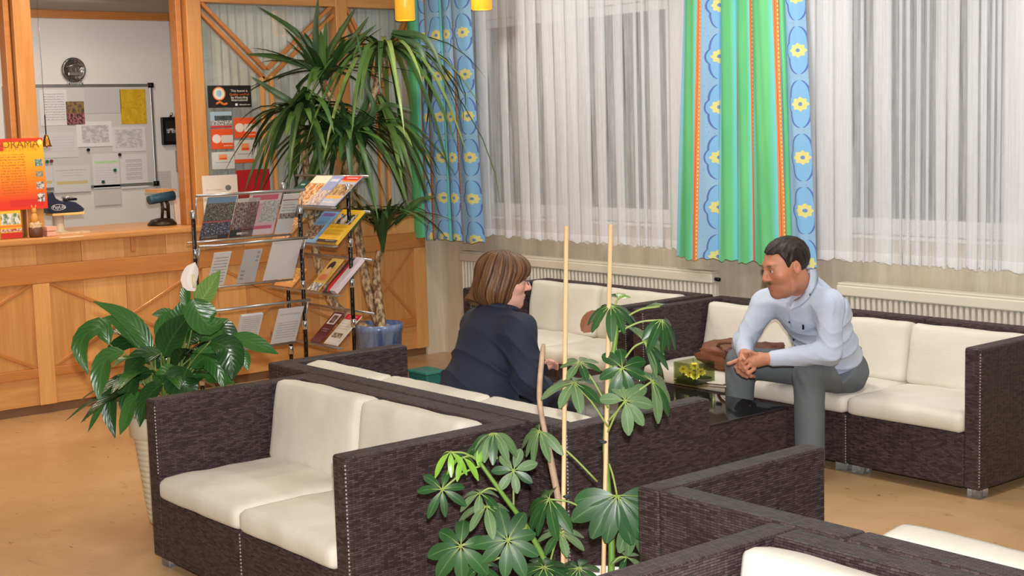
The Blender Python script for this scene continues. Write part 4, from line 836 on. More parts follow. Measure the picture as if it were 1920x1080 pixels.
# ------------------------------------------------------------------ leaves
def leaf_mat(name, a, b, rough=.32, midrib=None, veins=0):
    mt, nt, p = newmat(name); u, v = uvxy(nt)
    f = noi(nt, 6, 3, coord(nt, 'Object')); c = mixc(nt, ramp(nt, f, .3, .7), a, b)
    if veins:
        wv = ((v*veins+(u-.5).f('ABSOLUTE')*-veins*.55)*6.283).f('SINE'); c = mixc(nt, ramp(nt, wv, .6, 1)*.3, c, tuple(x*1.6 for x in b[:3])+(1,))
        bump(nt, p, wv, .12, .004)
    if midrib: c = mixc(nt, ((u-.5).f('ABSOLUTE')).lt(.035)*.3, c, midrib)
    nt.links.new(c, p.inputs['Base Color']); p.inputs['Roughness'].default_value = rough; p.inputs['Specular IOR Level'].default_value = .35
    p.inputs['Subsurface Weight'].default_value = 0; return mt
PROF = dict(yucca=lambda t: min(1, .55+t*2)*(1-t**2.2)**.8, lily=lambda t: (math.sin(math.pi*min(1, t**.8*.97+.02)))**.75*(1 if t < .75 else 1-.35*((t-.75)/.25)), schef=lambda t: max(.02, (math.sin(math.pi*(t**1.25)*.97+.02))**.62))
def ribbon(pts, width, hint, prof, nseg=8, fold=.25, wave=0, seed=0, across=4):
    """leaf blade along a spline: verts, faces, uvs"""
    P = spl(pts, nseg); vs, fs, uvs = [], [], []; hint = Vector(hint); pf = PROF[prof]; na = across
    for i, q in enumerate(P):
        t = i/nseg; tan = (P[min(i+1, nseg)]-P[max(i-1, 0)]).normalized(); sd = tan.cross(hint)
        sd = sd.normalized() if sd.length > 1e-4 else Vector((1, 0, 0)); nr = sd.cross(tan).normalized(); wd = width*pf(t)/2
        for k in range(na+1):
            s = k/na*2-1; vs.append(q+sd*wd*s+nr*(abs(s)*wd*fold+wave*wd*math.sin(t*9+seed+s*2)*abs(s))); uvs.append((k/na, t))
    for i in range(nseg):
        for k in range(na): a = i*(na+1)+k; fs.append((a, a+1, a+na+2, a+na+1))
    return vs, fs, uvs
def leaf(name, pts, width, hint, prof, mat, parent, **kw):
    vs, fs, uvs = ribbon(pts, width, hint, prof, **kw); return raw(name, vs, fs, mat, parent, True, uvs)
CAMV = Vector(-fw)
# ------------------------------------------------------------------ yucca
YL1 = leaf_mat('yucca_leaf_dark', S(36, 60, 31), S(52, 80, 38), .42, S(96, 120, 60)); YL2 = leaf_mat('yucca_leaf_mid', S(56, 84, 38), S(78, 108, 50), .42, S(120, 140, 76)); YL3 = leaf_mat('yucca_leaf_pale', S(96, 120, 58), S(120, 138, 74), .36); YDRY = leaf_mat('yucca_leaf_dry', S(150, 118, 72), S(176, 146, 96), .6)
YC = Vector((-8.02, 5.40, 0)); YD = float(np.dot(np.array(YC)-EYE, fw))
yu = thing('potted_yucca', YC, 'tall yucca with long drooping strap leaves in a blue glazed pot', 'plant')
def pot_mat():
    mt, nt, p = newmat('blue_glaze'); f = noi(nt, 5, 5, coord(nt, 'Object', (2, 2, .6)), .6, .8)
    nt.links.new(mixc(nt, ramp(nt, f, .35, .65), S(60, 84, 140), S(128, 146, 180)), p.inputs['Base Color']); p.inputs['Roughness'].default_value = .2; return mt
pz = at(710, 606, 0, YC.x).z
lathe('pot', [(.115, .0), (.13, .02), (.162, pz-.05), (.168, pz-.045), (.170, pz), (.158, pz), (.15, pz-.04)], YC, pot_mat(), yu, 40)
lathe('soil', [(.002, pz-.045), (.15, pz-.045), (.15, pz-.06)], YC, M('potting_soil', S(96, 78, 62), .95, var=.4, vs=60, bmp=.8, bs=60), yu, 24)
for k in range(5): blob('pebble', YC+Vector((.1*math.cos(k*1.3+2), .1*math.sin(k*1.3+2), pz-.035)), (.03, .025, .018), k, .2, M('pebble_grey', S(150, 146, 140), .7), yu, k, 10)
def bark_mat():
    mt, nt, p = newmat('yucca_bark'); f = noi(nt, 40, 4, coord(nt, 'Object', (1, 1, .6))); nt.links.new(mixc(nt, ramp(nt, f, .4, .62), S(106, 78, 52), S(196, 170, 132)), p.inputs['Base Color']); p.inputs['Roughness'].default_value = .8; bump(nt, p, f, .8, .02); return mt
BARK = bark_mat()
def yp(x, y, dd=0): return atd(x, y, YD+dd)
base = YC+Vector((0, 0, pz-.06))
trunks = [[base+Vector((-.05, -.04, 0)), yp(640, 585), yp(612, 545), yp(592, 471), yp(578, 350), yp(566, 235)], [base+Vector((.0, .02, 0)), yp(690, 545), yp(668, 420), yp(648, 300), yp(630, 210), yp(607, 150)], [base+Vector((.04, 0, 0)), yp(706, 520), yp(712, 470)], [yp(660, 360), yp(672, 262), yp(700, 180, .1), yp(720, 110, .15)]]
for k, tr in enumerate(trunks): tube('trunk', spl(tr, 18), [.035-.012*i/18 for i in range(19)], BARK, yu, 10)
ry = random.Random(11)
def rosette(c, n, L, up, e0, e1, droop, wd, mats, spread=.06, axis=None, az=None):
    c = Vector(c)
    for k in range(n):
        ph = k*2.39996+ry.uniform(-.3, .3) if az is None else ry.uniform(*az); t = k/max(1, n-1)
        e = e0+(e1-e0)*t+ry.uniform(-.12, .12); d = Vector((math.cos(ph)*math.cos(e), math.sin(ph)*math.cos(e), math.sin(e)))
        if axis is not None: d = (d+Vector(axis)*.35).normalized()
        l = L*ry.uniform(.75, 1.1); g = droop*ry.uniform(.7, 1.3); s0 = c+Vector((0, 0, spread*(t-.5)*2))
        pts = [s0+d*(l*q)+Vector((0, 0, -g*l*q**2.2)) for q in (0, .2, .42, .66, .85, 1)]
        for p_ in pts:
            if p_.x < XP+.02: p_.x = XP+.02+(XP+.02-p_.x)*.1
            if p_.y > 6.28: p_.y = 6.28-(p_.y-6.28)*.1
        hint = Vector((0, 0, 1)) if e < 1.1 else Vector((math.cos(ph), math.sin(ph), .3))*-1
        leaf('leaf', pts, wd*ry.uniform(.8, 1.15), hint, 'yucca', ry.choice(mats), yu, fold=.35, nseg=7, across=2)
rosette(yp(607, 150), 34, .62, 1, 1.45, -.2, .25, .058, [YL1, YL1, YL2], .10)
rosette(yp(566, 215, -.1), 34, .55, 1, 1.1, -.5, .55, .056, [YL1, YL1, YL2], .09)
rosette(yp(652, 260, -.12), 34, .50, 1, 1.35, -.6, .35, .055, [YL1, YL2, YL1], .12)
rosette(yp(612, 235, .05), 26, .5, 1, .7, -.7, .6, .055, [YL1, YL2], .10)
rosette(yp(720, 95, .12), 44, .80, 1, 1.0, -.1, 1.05, .046, [YL2, YL3, YL2, YL1], .05)
rosette(yp(712, 205, .1), 30, .55, 1, .3, -.9, .7, .05, [YL2, YL1, YL3], .12)
rosette(yp(716, 430, -.05), 34, .54, 1, 1.35, .0, .42, .045, [YL1, YL2, YL1], .16)
rosette(yp(575, 185, -.12), 18, .6, 1, .5, -.6, .95, .062, [YL1, YL1, YL2], .08)
rosette(yp(650, 225, -.05), 18, .55, 1, .4, -.6, .95, .06, [YL1, YL1, YL2], .08)
rosette(yp(640, 340, .1), 12, .35, 1, -.2, -1.1, .3, .05, [YL2, YDRY, YL1], .06)
for (x0, y0), (x1, y1), (x2, y2) in (((600, 130), (560, 65), (480, 10)), ((598, 120), (592, 60), (597, -8)), ((605, 120), (640, 60), (668, 12)), ((610, 125), (660, 75), (692, 30)), ((615, 130), (660, 85), (707, 45)), ((590, 130), (520, 108), (458, 101)), ((560, 200), (510, 170), (470, 143)), ((735, 60), (800, 75), (836, 150)), ((735, 62), (790, 95), (800, 175)), ((740, 420), (780, 380), (820, 367)), ((640, 300), (700, 215), (680, 150)), ((655, 265), (715, 200), (775, 208)), ((650, 260), (690, 180), (668, 60))):
    leaf('leaf', [yp(x0, y0, -.05), yp(x1, y1, -.12), yp(x2, y2, -.16)], .055, CAMV+Vector((0, 0, .5)), 'yucca', YL1, yu, fold=.3, nseg=9, across=2)
# ------------------------------------------------------------------ peace lily
LL1 = leaf_mat('lily_leaf_dark', S(26, 58, 28), S(42, 78, 36), .26, S(70, 110, 50), 9); LL2 = leaf_mat('lily_leaf_mid', S(44, 88, 38), S(62, 106, 48), .28, S(96, 130, 66), 9); LL3 = leaf_mat('lily_leaf_pale', S(96, 136, 62), S(124, 158, 82), .35, S(170, 190, 120), 9)
LSTEM = M('lily_petiole', S(112, 136, 62), .45)
PC = at(322, 975, 2, 0); LD = float(np.dot(np.array(PC)-EYE, fw))
if PC.x+.165 > S1[0]-.02: PC.x = S1[0]-.19
ly = thing('potted_peace_lily', PC, 'peace lily with drooping glossy leaves in a ribbed cream pot beside the sofa', 'plant')
rz = at(255, 782, 0, PC.x).z
prof = [(.095, 0), (.10, .006)]
for k in range(15): z_ = .02+k*(rz-.12)/15; r_ = .10+.058*z_/rz; prof += [(r_, z_), (r_+.004, z_+.010), (r_+.004, z_+.018), (r_, z_+.022)]
prof += [(.158, rz-.10), (.165, rz-.095), (.169, rz-.01), (.166, rz), (.15, rz), (.146, rz-.05)]
lathe('pot', prof, PC, M('cream_ribbed_pot', S(214, 204, 180), .45), ly, 44); lathe('soil', [(.002, rz-.045), (.148, rz-.04), (.148, rz-.06)], PC, MC['potting_soil'], ly, 24)
LT = PC+Vector((0, 0, rz-.04)); LDT = float(np.dot(np.array(LT)-EYE, fw))
def lp(x, y, dd=0): return atd(x, y, LDT+dd)
def lily(px, w_, dd, mat, hint=None, pet=True):
    pts = [lp(x, y, dd) for x, y in px]; hint = hint or (CAMV+Vector((0, 0, .8)))
    lf = leaf('leaf', pts, w_, hint, 'lily', mat, ly, nseg=10, fold=.22, wave=.06, seed=px[0][0])
    if pet:
        b0 = LT+Vector((random.uniform(-.05, .05), random.uniform(-.05, .05), 0)); mid = (b0+pts[0])/2+Vector((0, 0, .06)); tube('petiole', spl([b0, mid, pts[0]], 8), [.005]*5+[.0035]*4, LSTEM, lf, 6)
for px, w_, dd, mt_ in [([(285, 665), (262, 622), (225, 588), (175, 565)], .085, -.12, LL2), ([(262, 655), (232, 615), (212, 600), (190, 597)], .06, -.05, LL2), ([(205, 645), (190, 614), (160, 628), (150, 660), (166, 702)], .10, -.1, LL2), ([(232, 660), (200, 672), (188, 712), (192, 765)], .10, -.14, LL2), ([(226, 715), (208, 738), (206, 780), (216, 822)], .075, -.16, LL1), ([(198, 745), (182, 775), (165, 810)], .035, -.18, LL2),
                  ([(306, 668), (325, 630), (360, 585)], .15, -.12, LL1), ([(372, 572), (388, 548), (413, 507)], .115, -.05, LL3), ([(362, 560), (372, 585), (395, 612), (428, 598)], .14, -.16, LL2), ([(349, 575), (348, 550), (350, 524)], .05, -.02, LL2), ([(425, 640), (458, 637), (490, 650), (522, 664)], .085, -.05, LL2), ([(395, 640), (425, 652), (436, 680), (436, 712)], .13, -.16, LL1),
                  ([(352, 690), (345, 708), (352, 728), (372, 742)], .18, -.22, LL1), ([(302, 662), (270, 668), (245, 690), (232, 700)], .10, -.18, LL1), ([(320, 640), (340, 600), (345, 560)], .13, 0, LL2), ([(300, 640), (312, 605), (355, 575)], .09, .05, LL2), ([(290, 650), (250, 640), (215, 655), (195, 690)], .09, -.02, LL1), ([(372, 660), (400, 640), (418, 620)], .10, .02, LL2), ([(360, 690), (385, 670), (410, 690), (420, 730)], .12, -.1, LL2), ([(285, 700), (255, 705), (238, 740), (232, 790)], .10, -.2, LL1), ([(275, 745), (250, 750), (235, 790), (225, 815)], .07, -.22, LL2), ([(305, 720), (285, 735), (268, 765), (262, 800)], .09, -.24, LL1), ([(335, 700), (310, 705), (285, 725)], .10, -.2, LL2), ([(345, 640), (375, 625), (400, 640)], .12, .06, LL1), ([(330, 610), (310, 590), (285, 590)], .07, .08, LL2), ([(385, 710), (410, 705), (440, 720)], .09, .0, LL2), ([(320, 690), (300, 670), (320, 640)], .10, .06, LL1), ([(340, 720), (365, 700), (395, 705)], .10, .05, LL2), ([(430, 655), (455, 670), (465, 695)], .07, .04, LL2), ([(405, 600), (425, 625), (445, 660)], .10, .08, LL1)]:
    lily(px, w_, dd, mt_)
rl = random.Random(5)
for k in range(26):
    ph = rl.uniform(0, 6.28); L = rl.uniform(.2, .36); e = rl.uniform(.1, 1.0); s0 = LT+Vector((.09*math.cos(ph), .09*math.sin(ph), rl.uniform(.12, .34)))
    d = Vector((math.cos(ph)*math.cos(e), math.sin(ph)*math.cos(e), math.sin(e))); pts = [s0+d*L*q+Vector((0, 0, -.5*L*q*q)) for q in (0, .35, .7, 1)]
    for q in pts:
        if q.x > S1[0]-.03 and q.z < .75: q.x = S1[0]-.03
    lf = leaf('leaf', pts, rl.uniform(.07, .11), (0, 0, 1), 'lily', rl.choice([LL1, LL2, LL1]), ly, nseg=8, fold=.2, wave=.06, seed=k)
    tube('petiole', spl([LT+Vector((.03*math.cos(ph), .03*math.sin(ph), 0)), (LT+s0)/2+Vector((.02*math.cos(ph), .02*math.sin(ph), 0)), s0], 6), .004, LSTEM, lf, 5)
fl = thing('spathe_stub', LT); bpy.data.objects.remove(fl)
SP = M('white_spathe', S(226, 216, 208), .5)
fp = [lp(366, 545, -.08), lp(356, 528, -.08), lp(362, 505, -.08), lp(366, 492, -.08)]
sp_ = leaf('flower_spathe', fp, .075, CAMV, 'lily', SP, ly, nseg=8, fold=.6); tube('flower_stalk', spl([LT, lp(355, 640), lp(368, 548, -.07)], 8), .004, LSTEM, sp_, 6); tube('spadix', [lp(364, 540, -.09), lp(362, 515, -.09)], .006, M('spadix_cream', S(222, 210, 160), .7), sp_, 8)
# ------------------------------------------------------------------ schefflera on stakes
SG1 = leaf_mat('schefflera_leaf', S(32, 66, 34), S(48, 86, 44), .36, S(110, 150, 90)); SG2 = leaf_mat('schefflera_leaf_pale', S(80, 108, 68), S(104, 130, 88), .5, S(160, 184, 130)); SG3 = leaf_mat('schefflera_leaf_young', S(96, 150, 44), S(130, 176, 66), .3, S(150, 180, 90))
SSTEM = M('schefflera_stem', S(104, 142, 56), .45); SPET = M('schefflera_petiole', S(138, 158, 82), .45)
SC = at(1120, 1092, 0, -3.17); SD = float(np.dot(np.array(SC)-EYE, fw)); SC = Vector((SC.x, SC.y, 0)); sz = at(1120, 1088, 0, -3.17).z
sf = thing('potted_schefflera', SC, 'young umbrella tree tied to bamboo canes in the foreground', 'plant')
lathe('pot', [(.11, 0), (.115, .01), (.142, sz-.05), (.15, sz-.045), (.153, sz-.002), (.15, sz), (.138, sz-.002), (.135, sz-.05)], SC, M('white_pot', S(226, 222, 212), .4), sf, 36); lathe('soil', [(.002, sz-.05), (.137, sz-.05), (.137, sz-.06)], SC, MC['potting_soil'], sf, 24)
def sp(x, y, dd=0): return atd(x, y, SD+dd)
BAM = M('bamboo_cane', S(222, 186, 138), .5, var=.08, vs=20)
for a, b in (((1062, 424), (1055, 1090)), ((1145, 421), (1131, 1090))):
    tube('cane', [sp(*b)+Vector((0, 0, -.1)), sp(*b), sp(*a)], .0072, BAM, sf, 10)
tube('dead_stem', spl([sp(1063, 1090, .02), sp(1050, 960, .03), sp(1034, 870, .04), sp(1014, 770, .05), sp(1012, 720, .05), sp(1019, 645, .04)], 24), [.011]*12+[.009]*12+[.006], M('dry_stem', S(176, 148, 122), .7, var=.2, vs=30), sf, 8)
tube('main_stem', spl([sp(1146, 1090, .02), sp(1146, 1000, .02), sp(1136, 860, .02), sp(1137, 793, .02), sp(1144, 700, .02), sp(1155, 627, .01), sp(1150, 590)], 24), [.011-.004*i/24 for i in range(25)], SSTEM, sf, 8)
tube('side_stem', spl([sp(1040, 1090, .0), sp(1025, 1056, 0), sp(985, 985, -.02), sp(945, 930, -.04), sp(899, 866, -.05)], 20), [.011-.005*i/20 for i in range(21)], SSTEM, sf, 8)
for x, y in ((1062, 930), (1131, 828), (1060, 1035)): lathe('plant_tie', [(.012, -.004), (.014, 0), (.012, .004)], sp(x, y), M('dark_tie', S(40, 50, 60), .6), sf, 12)
rs = random.Random(21)
CU_, CR_ = Vector(CU), Vector(CR)
def cluster(hx, hy, r, frm, n=7, nrm='c', droop=.3, mat=None, dd=0, a0=0, a1=360, wid=.40):
    hub = sp(hx, hy, dd); R_ = r/F*SD; mat = mat or SG1
    nv = {'c': (CAMV+Vector((0, 0, .25))), 'u': (CAMV*.45+Vector((0, 0, 1))), 'l': (CAMV*.6-CR_*.5+Vector((0, 0, .6))), 'r': (CAMV*.6+CR_*.5+Vector((0, 0, .6)))}[nrm].normalized()
    ex = (CR_-nv*CR_.dot(nv)).normalized(); ey = nv.cross(ex)
    src = sp(frm[0], frm[1], dd*.5); mid = (src+hub)/2+Vector((0, 0, .012))
    pt_ = tube('leaf_stalk', spl([src, mid, hub], 8), .0034, SPET, sf, 6)
    for k in range(n):
        a = math.radians(a0+(a1-a0)*(k+.5)/n+rs.uniform(-8, 8)); d = ex*math.cos(a)+ey*math.sin(a); l = R_*rs.uniform(.82, 1.05)
        pts = [hub+d*l*q-nv*(droop*l*q*q)*.6+Vector((0, 0, -droop*l*q*q*.6)) for q in (.10, .4, .7, 1)]
        lf = leaf('leaflet', pts, l*wid, nv, 'schef', mat if rs.random() < .8 else SG1, pt_, nseg=7, fold=.12, across=4)
        if True: tube('leaflet_stalk', [hub, pts[0], pts[1]], [.0022, .002, .0012], SPET, pt_, 5)
A = (1155, 627)
cluster(1145, 574, 52, (1152, 600), 9, 'u', .7, SG1, 0); cluster(1240, 600, 46, (1160, 622), 6, 'r', .8, SG1, -.02, 200, 400); cluster(1207, 641, 62, (1170, 675), 8, 'r', .35, SG2, -.03, -75, 130, .30); cluster(1087, 680, 44, (1140, 765), 7, 'u', .25, SG2, -.02)
cluster(1076, 718, 62, (1140, 800), 7, 'u', .4, SG2, -.04); cluster(1167, 690, 52, (1143, 730), 7, 'c', .4, SG1, -.03, 60, 420, .45); cluster(1222, 715, 58, (1140, 790), 7, 'r', .5, SG2, -.03, -90, 150, .42); cluster(1172, 752, 56, (1140, 810), 7, 'c', .35, SG2, -.05, -100, 180, .45)
cluster(1160, 560, 36, (1152, 585), 3, 'u', .2, SG3, .03, 20, 140, .5); cluster(1236, 575, 34, (1165, 600), 3, 'u', .3, SG2, .03, 60, 160)
cluster(845, 848, 36, (899, 866), 6, 'u', .9, SG3, -.06); cluster(868, 858, 32, (899, 866), 5, 'u', .9, SG3, -.06); cluster(905, 832, 34, (900, 866), 5, 'u', .6, SG3, -.02); cluster(925, 812, 46, (902, 868), 7, 'u', .8, SG2, -.03, 170, 380, .45); cluster(963, 882, 46, (963, 955), 7, 'c', .15, SG2, -.04, 0, 360, .42)
cluster(1012, 808, 52, (1120, 903), 7, 'l', .6, SG2, .02, 90, 330, .36); cluster(829, 918, 50, (905, 872), 7, 'c', .35, SG1, -.07, 0, 360, .34); cluster(912, 950, 54, (953, 975), 7, 'u', .5, SG2, -.05); cluster(900, 925, 44, (935, 920), 6, 'u', .5, SG2, -.02)
cluster(1030, 936, 58, (1105, 960), 7, 'l', .6, SG1, -.02, 60, 330, .42); cluster(1157, 929, 90, (1142, 870), 8, 'c', .25, SG1, -.08, 158, 382, .44); cluster(1180, 975, 60, (1146, 960), 5, 'r', .4, SG2, -.02, 230, 380, .5); cluster(952, 1013, 66, (990, 990), 9, 'c', .2, SG1, -.10, 0, 360, .42)
cluster(864, 1024, 62, (930, 1005), 7, 'c', .35, SG1, -.09, 60, 400, .48); cluster(1050, 1000, 52, (1030, 1060), 7, 'u', .4, SG2, -.03); cluster(1020, 1064, 56, (1030, 1085), 8, 'u', .3, SG1, -.08); cluster(1085, 1066, 52, (1050, 1085), 7, 'u', .3, SG1, -.06); cluster(1175, 1045, 34, (1146, 1060), 5, 'u', .3, SG2, .0); cluster(900, 1062, 50, (985, 1040), 7, 'u', .4, SG1, -.04)
leaf('dry_leaf', [sp(1132, 588, .04), sp(1112, 598, .05), sp(1092, 622, .06)], .06, CAMV, 'schef', leaf_mat('dry_schefflera_leaf', S(112, 68, 42), S(134, 84, 54), .6), sf)
# ------------------------------------------------------------------ signed-distance modelling for the two people
def A3(v): return np.array(v, dtype=np.float64)
def smin(a, b, k):
    if k <= 0: return np.minimum(a, b)
    h = np.clip(.5+.5*(b-a)/k, 0, 1); return b*(1-h)+a*h-k*h*(1-h)
def smax(a, b, k): return -smin(-a, -b, k)
def cone(a, b, r1, r2):
    a, b = A3(a), A3(b); ba = b-a; L = ba@ba
    def f(p):
        q = p-a; t = np.clip((q@ba)/L, 0, 1); return np.linalg.norm(q-t[:, None]*ba, axis=1)-(r1+(r2-r1)*t)
    return f
def ell(c, r, R=None):
    c, r = A3(c), A3(r)
    def f(p):
        q = p-c
        if R is not None: q = q@R          # columns of R are the local axes
        k0 = np.linalg.norm(q/r, axis=1); k1 = np.linalg.norm(q/(r*r), axis=1)+1e-9; return k0*(k0-1)/k1
    return f
def union(prims):
    def f(p):
        d = None
        for fn, k in prims: e = fn(p); d = e if d is None else smin(d, e, k)
        return d
    return f
def surface(fn, lo, hi, h, B=8):
    """sparse surface nets; returns verts, quads"""
    lo = A3(lo); nb = np.ceil((A3(hi)-lo)/(h*B)).astype(int)
    g = np.stack(np.meshgrid(*[np.arange(n) for n in nb], indexing='ij'), -1).reshape(-1, 3)
    d = fn(lo+(g+.5)*h*B); g = g[np.abs(d) < h*B*1.8]
    off = np.stack(np.meshgrid(*[np.arange(B+1)]*3, indexing='ij'), -1).reshape(-1, 3)
    cells, vpos, edges = [], [], []
    CS = 1 << 20
    def key(c): return (c[..., 0].astype(np.int64)*CS+c[..., 1])*CS+c[..., 2]
    for s in range(0, len(g), 400):
        gb = g[s:s+400]; nodes = gb[:, None, :]*B+off[None]
        v = fn((lo+nodes.reshape(-1, 3)*h)).reshape(len(gb), B+1, B+1, B+1)
        sg = v < 0; c8 = [(i, j, k) for i in (0, 1) for j in (0, 1) for k in (0, 1)]
        sub = lambda arr, c: arr[:, c[0]:c[0]+B, c[1]:c[1]+B, c[2]:c[2]+B]
        cnt = sum(sub(sg, c).astype(np.int8) for c in c8); act = (cnt > 0) & (cnt < 8)
        acc = np.zeros(act.shape+(3,)); num = np.zeros(act.shape)
        for a in c8:
            for ax in range(3):
                if a[ax]: continue
                b = list(a); b[ax] = 1; va, vb = sub(v, a), sub(v, b); cr = (va < 0) != (vb < 0)
                t = np.where(cr, va/np.where(cr, va-vb, 1), 0)
                for q in range(3): acc[..., q] += np.where(cr, (a[q]+(t if q == ax else 0)), 0)
                num += cr
        idx = np.argwhere(act)
        if len(idx):
            cc = gb[idx[:, 0]]*B+idx[:, 1:]; cells.append(cc); vpos.append(cc+acc[act]/num[act][:, None])
        for ax in range(3):
            e = [slice(0, B)]*3; e2 = list(e); e2[ax] = slice(1, B+1)
            s0 = sg[(slice(None),)+tuple(e)]; s1 = sg[(slice(None),)+tuple(e2)]; ii = np.argwhere(s0 != s1)
            if len(ii): edges.append((ax, gb[ii[:, 0]]*B+ii[:, 1:], s0[tuple(ii.T)]))
    cells = np.concatenate(cells); vpos = np.concatenate(vpos); ks = key(cells); o = np.argsort(ks); ks = ks[o]; vpos = vpos[o]
    quads = []
    for ax, n, inside in edges:
        a1, a2 = (ax+1) % 3, (ax+2) % 3; q = []
        for d1, d2 in ((0, 0), (1, 0), (1, 1), (0, 1)):
            c = n.copy(); c[:, a1] -= d1; c[:, a2] -= d2; kk = key(c); pos = np.searchsorted(ks, kk); pos[pos >= len(ks)] = 0; ok = ks[pos] == kk; q.append(np.where(ok, pos, -1))
        q = np.stack(q, 1); good = (q >= 0).all(1); q = q[good]; ins = inside[good]; q[~ins] = q[~ins][:, ::-1]; quads.append(q)
    quads = np.concatenate(quads)
    return lo+vpos*h, quads
def sdf_obj(name, fn, lo, hi, h, mat, parent, color=None):
    V, Q = surface(fn, lo, hi, h); me = bpy.data.meshes.new(name); me.vertices.add(len(V)); me.vertices.foreach_set('co', V.ravel().astype(np.float32))
    me.loops.add(Q.size); me.loops.foreach_set('vertex_index', Q.ravel().astype(np.int32)); me.polygons.add(len(Q)); me.polygons.foreach_set('loop_start', np.arange(0, Q.size, 4, dtype=np.int32))
    me.update(calc_edges=True); me.validate()
    if color is not None:
        ca = me.color_attributes.new('Col', 'FLOAT_COLOR', 'POINT'); c = np.ones((len(V), 4), np.float32); c[:, :3] = color(V); ca.data.foreach_set('color', c.ravel())
    return link(name, me, mat, parent, True)
def vcol_mat(name, rough, bmp=0, bs=200, sss=0, spec=.4, stretch=(1, 1, 1)):
    mt, nt, p = newmat(name); a = nt.nodes.new('ShaderNodeAttribute'); a.attribute_name = 'Col'; nt.links.new(a.outputs[0], p.inputs['Base Color']); p.inputs['Roughness'].default_value = rough
    p.inputs['Specular IOR Level'].default_value = spec
    if bmp: bump(nt, p, noi(nt, bs, 3, coord(nt, 'Object', stretch)), bmp, .003)
    if sss: p.inputs['Subsurface Weight'].default_value = sss; p.inputs['Subsurface Radius'].default_value = (.012, .005, .003); p.inputs['Subsurface Scale'].default_value = 1
    return mt
SKIN = vcol_mat('skin', .5, .05, 300, .0, .45); HAIRM = vcol_mat('hair', .5, .5, 150, 0, .35, (1, 1, .2))
def frame(f, up=(0, 0, 1)):
    f = A3(f)/np.linalg.norm(f); r = np.cross(f, A3(up)); r /= np.linalg.norm(r); return r, f, np.cross(r, f)
def vnoise(p, s, seed=0):
    q = p*s+seed; return (np.sin(q[:, 0]+1.7*np.sin(q[:, 1]*.8))+np.sin(q[:, 1]*1.1+1.3*np.sin(q[:, 2]*.9))+np.sin(q[:, 2]*.95+1.5*np.sin(q[:, 0]*1.2)))/3
def head_prims(c, R, s, nose=1, jaw=1):
    L = lambda x, y, z: A3(c)+R@A3((x, y, z))*s
    sc = lambda *r: A3(r)*s
    return L, [(ell(L(0, -.014, .042), sc(.074, .098, .086), R), 0), (ell(L(0, .026, -.02), sc(.062*jaw, .066, .098), R), .03*s), (ell(L(0, .034, -.076), sc(.052*jaw, .052, .040), R), .03*s), (ell(L(0, .070, -.098), sc(.023*jaw, .019, .018), R), .022*s),
               (cone(L(-.034, .078, .030), L(.034, .078, .030), .013*s, .013*s), .02*s), (ell(L(-.046, .052, -.018), sc(.022, .026, .024), R), .025*s), (ell(L(.046, .052, -.018), sc(.022, .026, .024), R), .025*s),
               (cone(L(0, .088, .024), L(0, .111*nose, -.022), .008*s, .0125*s), .012*s), (ell(L(-.013, .096, -.027), sc(.009, .011, .008), R), .007*s), (ell(L(.013, .096, -.027), sc(.009, .011, .008), R), .007*s),
               (ell(L(0, .086, -.056), sc(.025, .013, .0065), R), .006*s), (ell(L(0, .084, -.068), sc(.021, .013, .0075), R), .006*s),
               (ell(L(-.076, -.014, .002), sc(.009, .019, .031), R), .008*s), (ell(L(.076, -.014, .002), sc(.009, .019, .031), R), .008*s)]
def carve_eyes(fn, L, s, R):
    e = [ell(L(sx*.031, .099, .011), A3((.019, .014, .0115))*s, R) for sx in (-1, 1)]; ears = [ell(L(sx*.086, -.010, .006), A3((.006, .010, .018))*s, R) for sx in (-1, 1)]
    def f(p):
        d = fn(p)
        for q in e: d = smax(d, -q(p), .008*s)
        for q in ears: d = smax(d, -q(p), .004*s)
        return d
    return f
def eyes(L, R, s, parent, iris):
    EW = M('eye_white', S(214, 206, 200), .2); EI = M('iris_'+iris, S(70, 60, 50) if iris == 'brown' else S(80, 96, 110), .15)
    for sx in (-1, 1):
        c = L(sx*.031, .0765, .011); vs, fs = [], []; n = 14
        for i in range(n+1):
            for j in range(n): th = math.pi*i/n; ph = 2*math.pi*j/n; vs.append(c+A3((math.sin(th)*math.cos(ph), math.sin(th)*math.sin(ph), math.cos(th)))*.0125*s)
        for i in range(n):
            for j in range(n): fs.append((i*n+j, (i+1)*n+j, (i+1)*n+(j+1) % n, i*n+(j+1) % n))
        o = raw('eye', vs, fs, EW, parent, True); g = c+R@A3((0, 1, 0))*.0118*s; h = c+R@A3((0, 1, 0))*.0133*s; v2, f2 = tube_data([Vector(g), Vector(h)], [.006*s, .005*s], 10); raw('iris', v2, f2, EI, o)
        lid = [Vector(L(sx*.031+dx, .0885+dy, .0165+dz)) for dx, dy, dz in ((-.015, -.006, -.004), (-.008, 0, .001), (0, .0025, .002), (.008, 0, .001), (.015, -.006, -.004))]
        tube('upper_eyelid', spl(lid, 10), .0026*s, M('eyelid_skin', S(176, 118, 92), .5), o, 6)
def bounds(pts, pad): P = np.array([A3(p) for p in pts]); return P.min(0)-pad, P.max(0)+pad
def hand_prims(wr, palm, fingers, rp, rf=.0104):
    pr_ = [(cone(wr, palm[0], .027, rp[0]), .015), (cone(palm[0], palm[1], rp[0], rp[1]), .015)]
    for ch in fingers:
        for i in range(len(ch)-1): pr_.append((cone(ch[i], ch[i+1], rf*(1-.07*i), rf*(1-.07*(i+1))), .004 if i else .006))
    return pr_
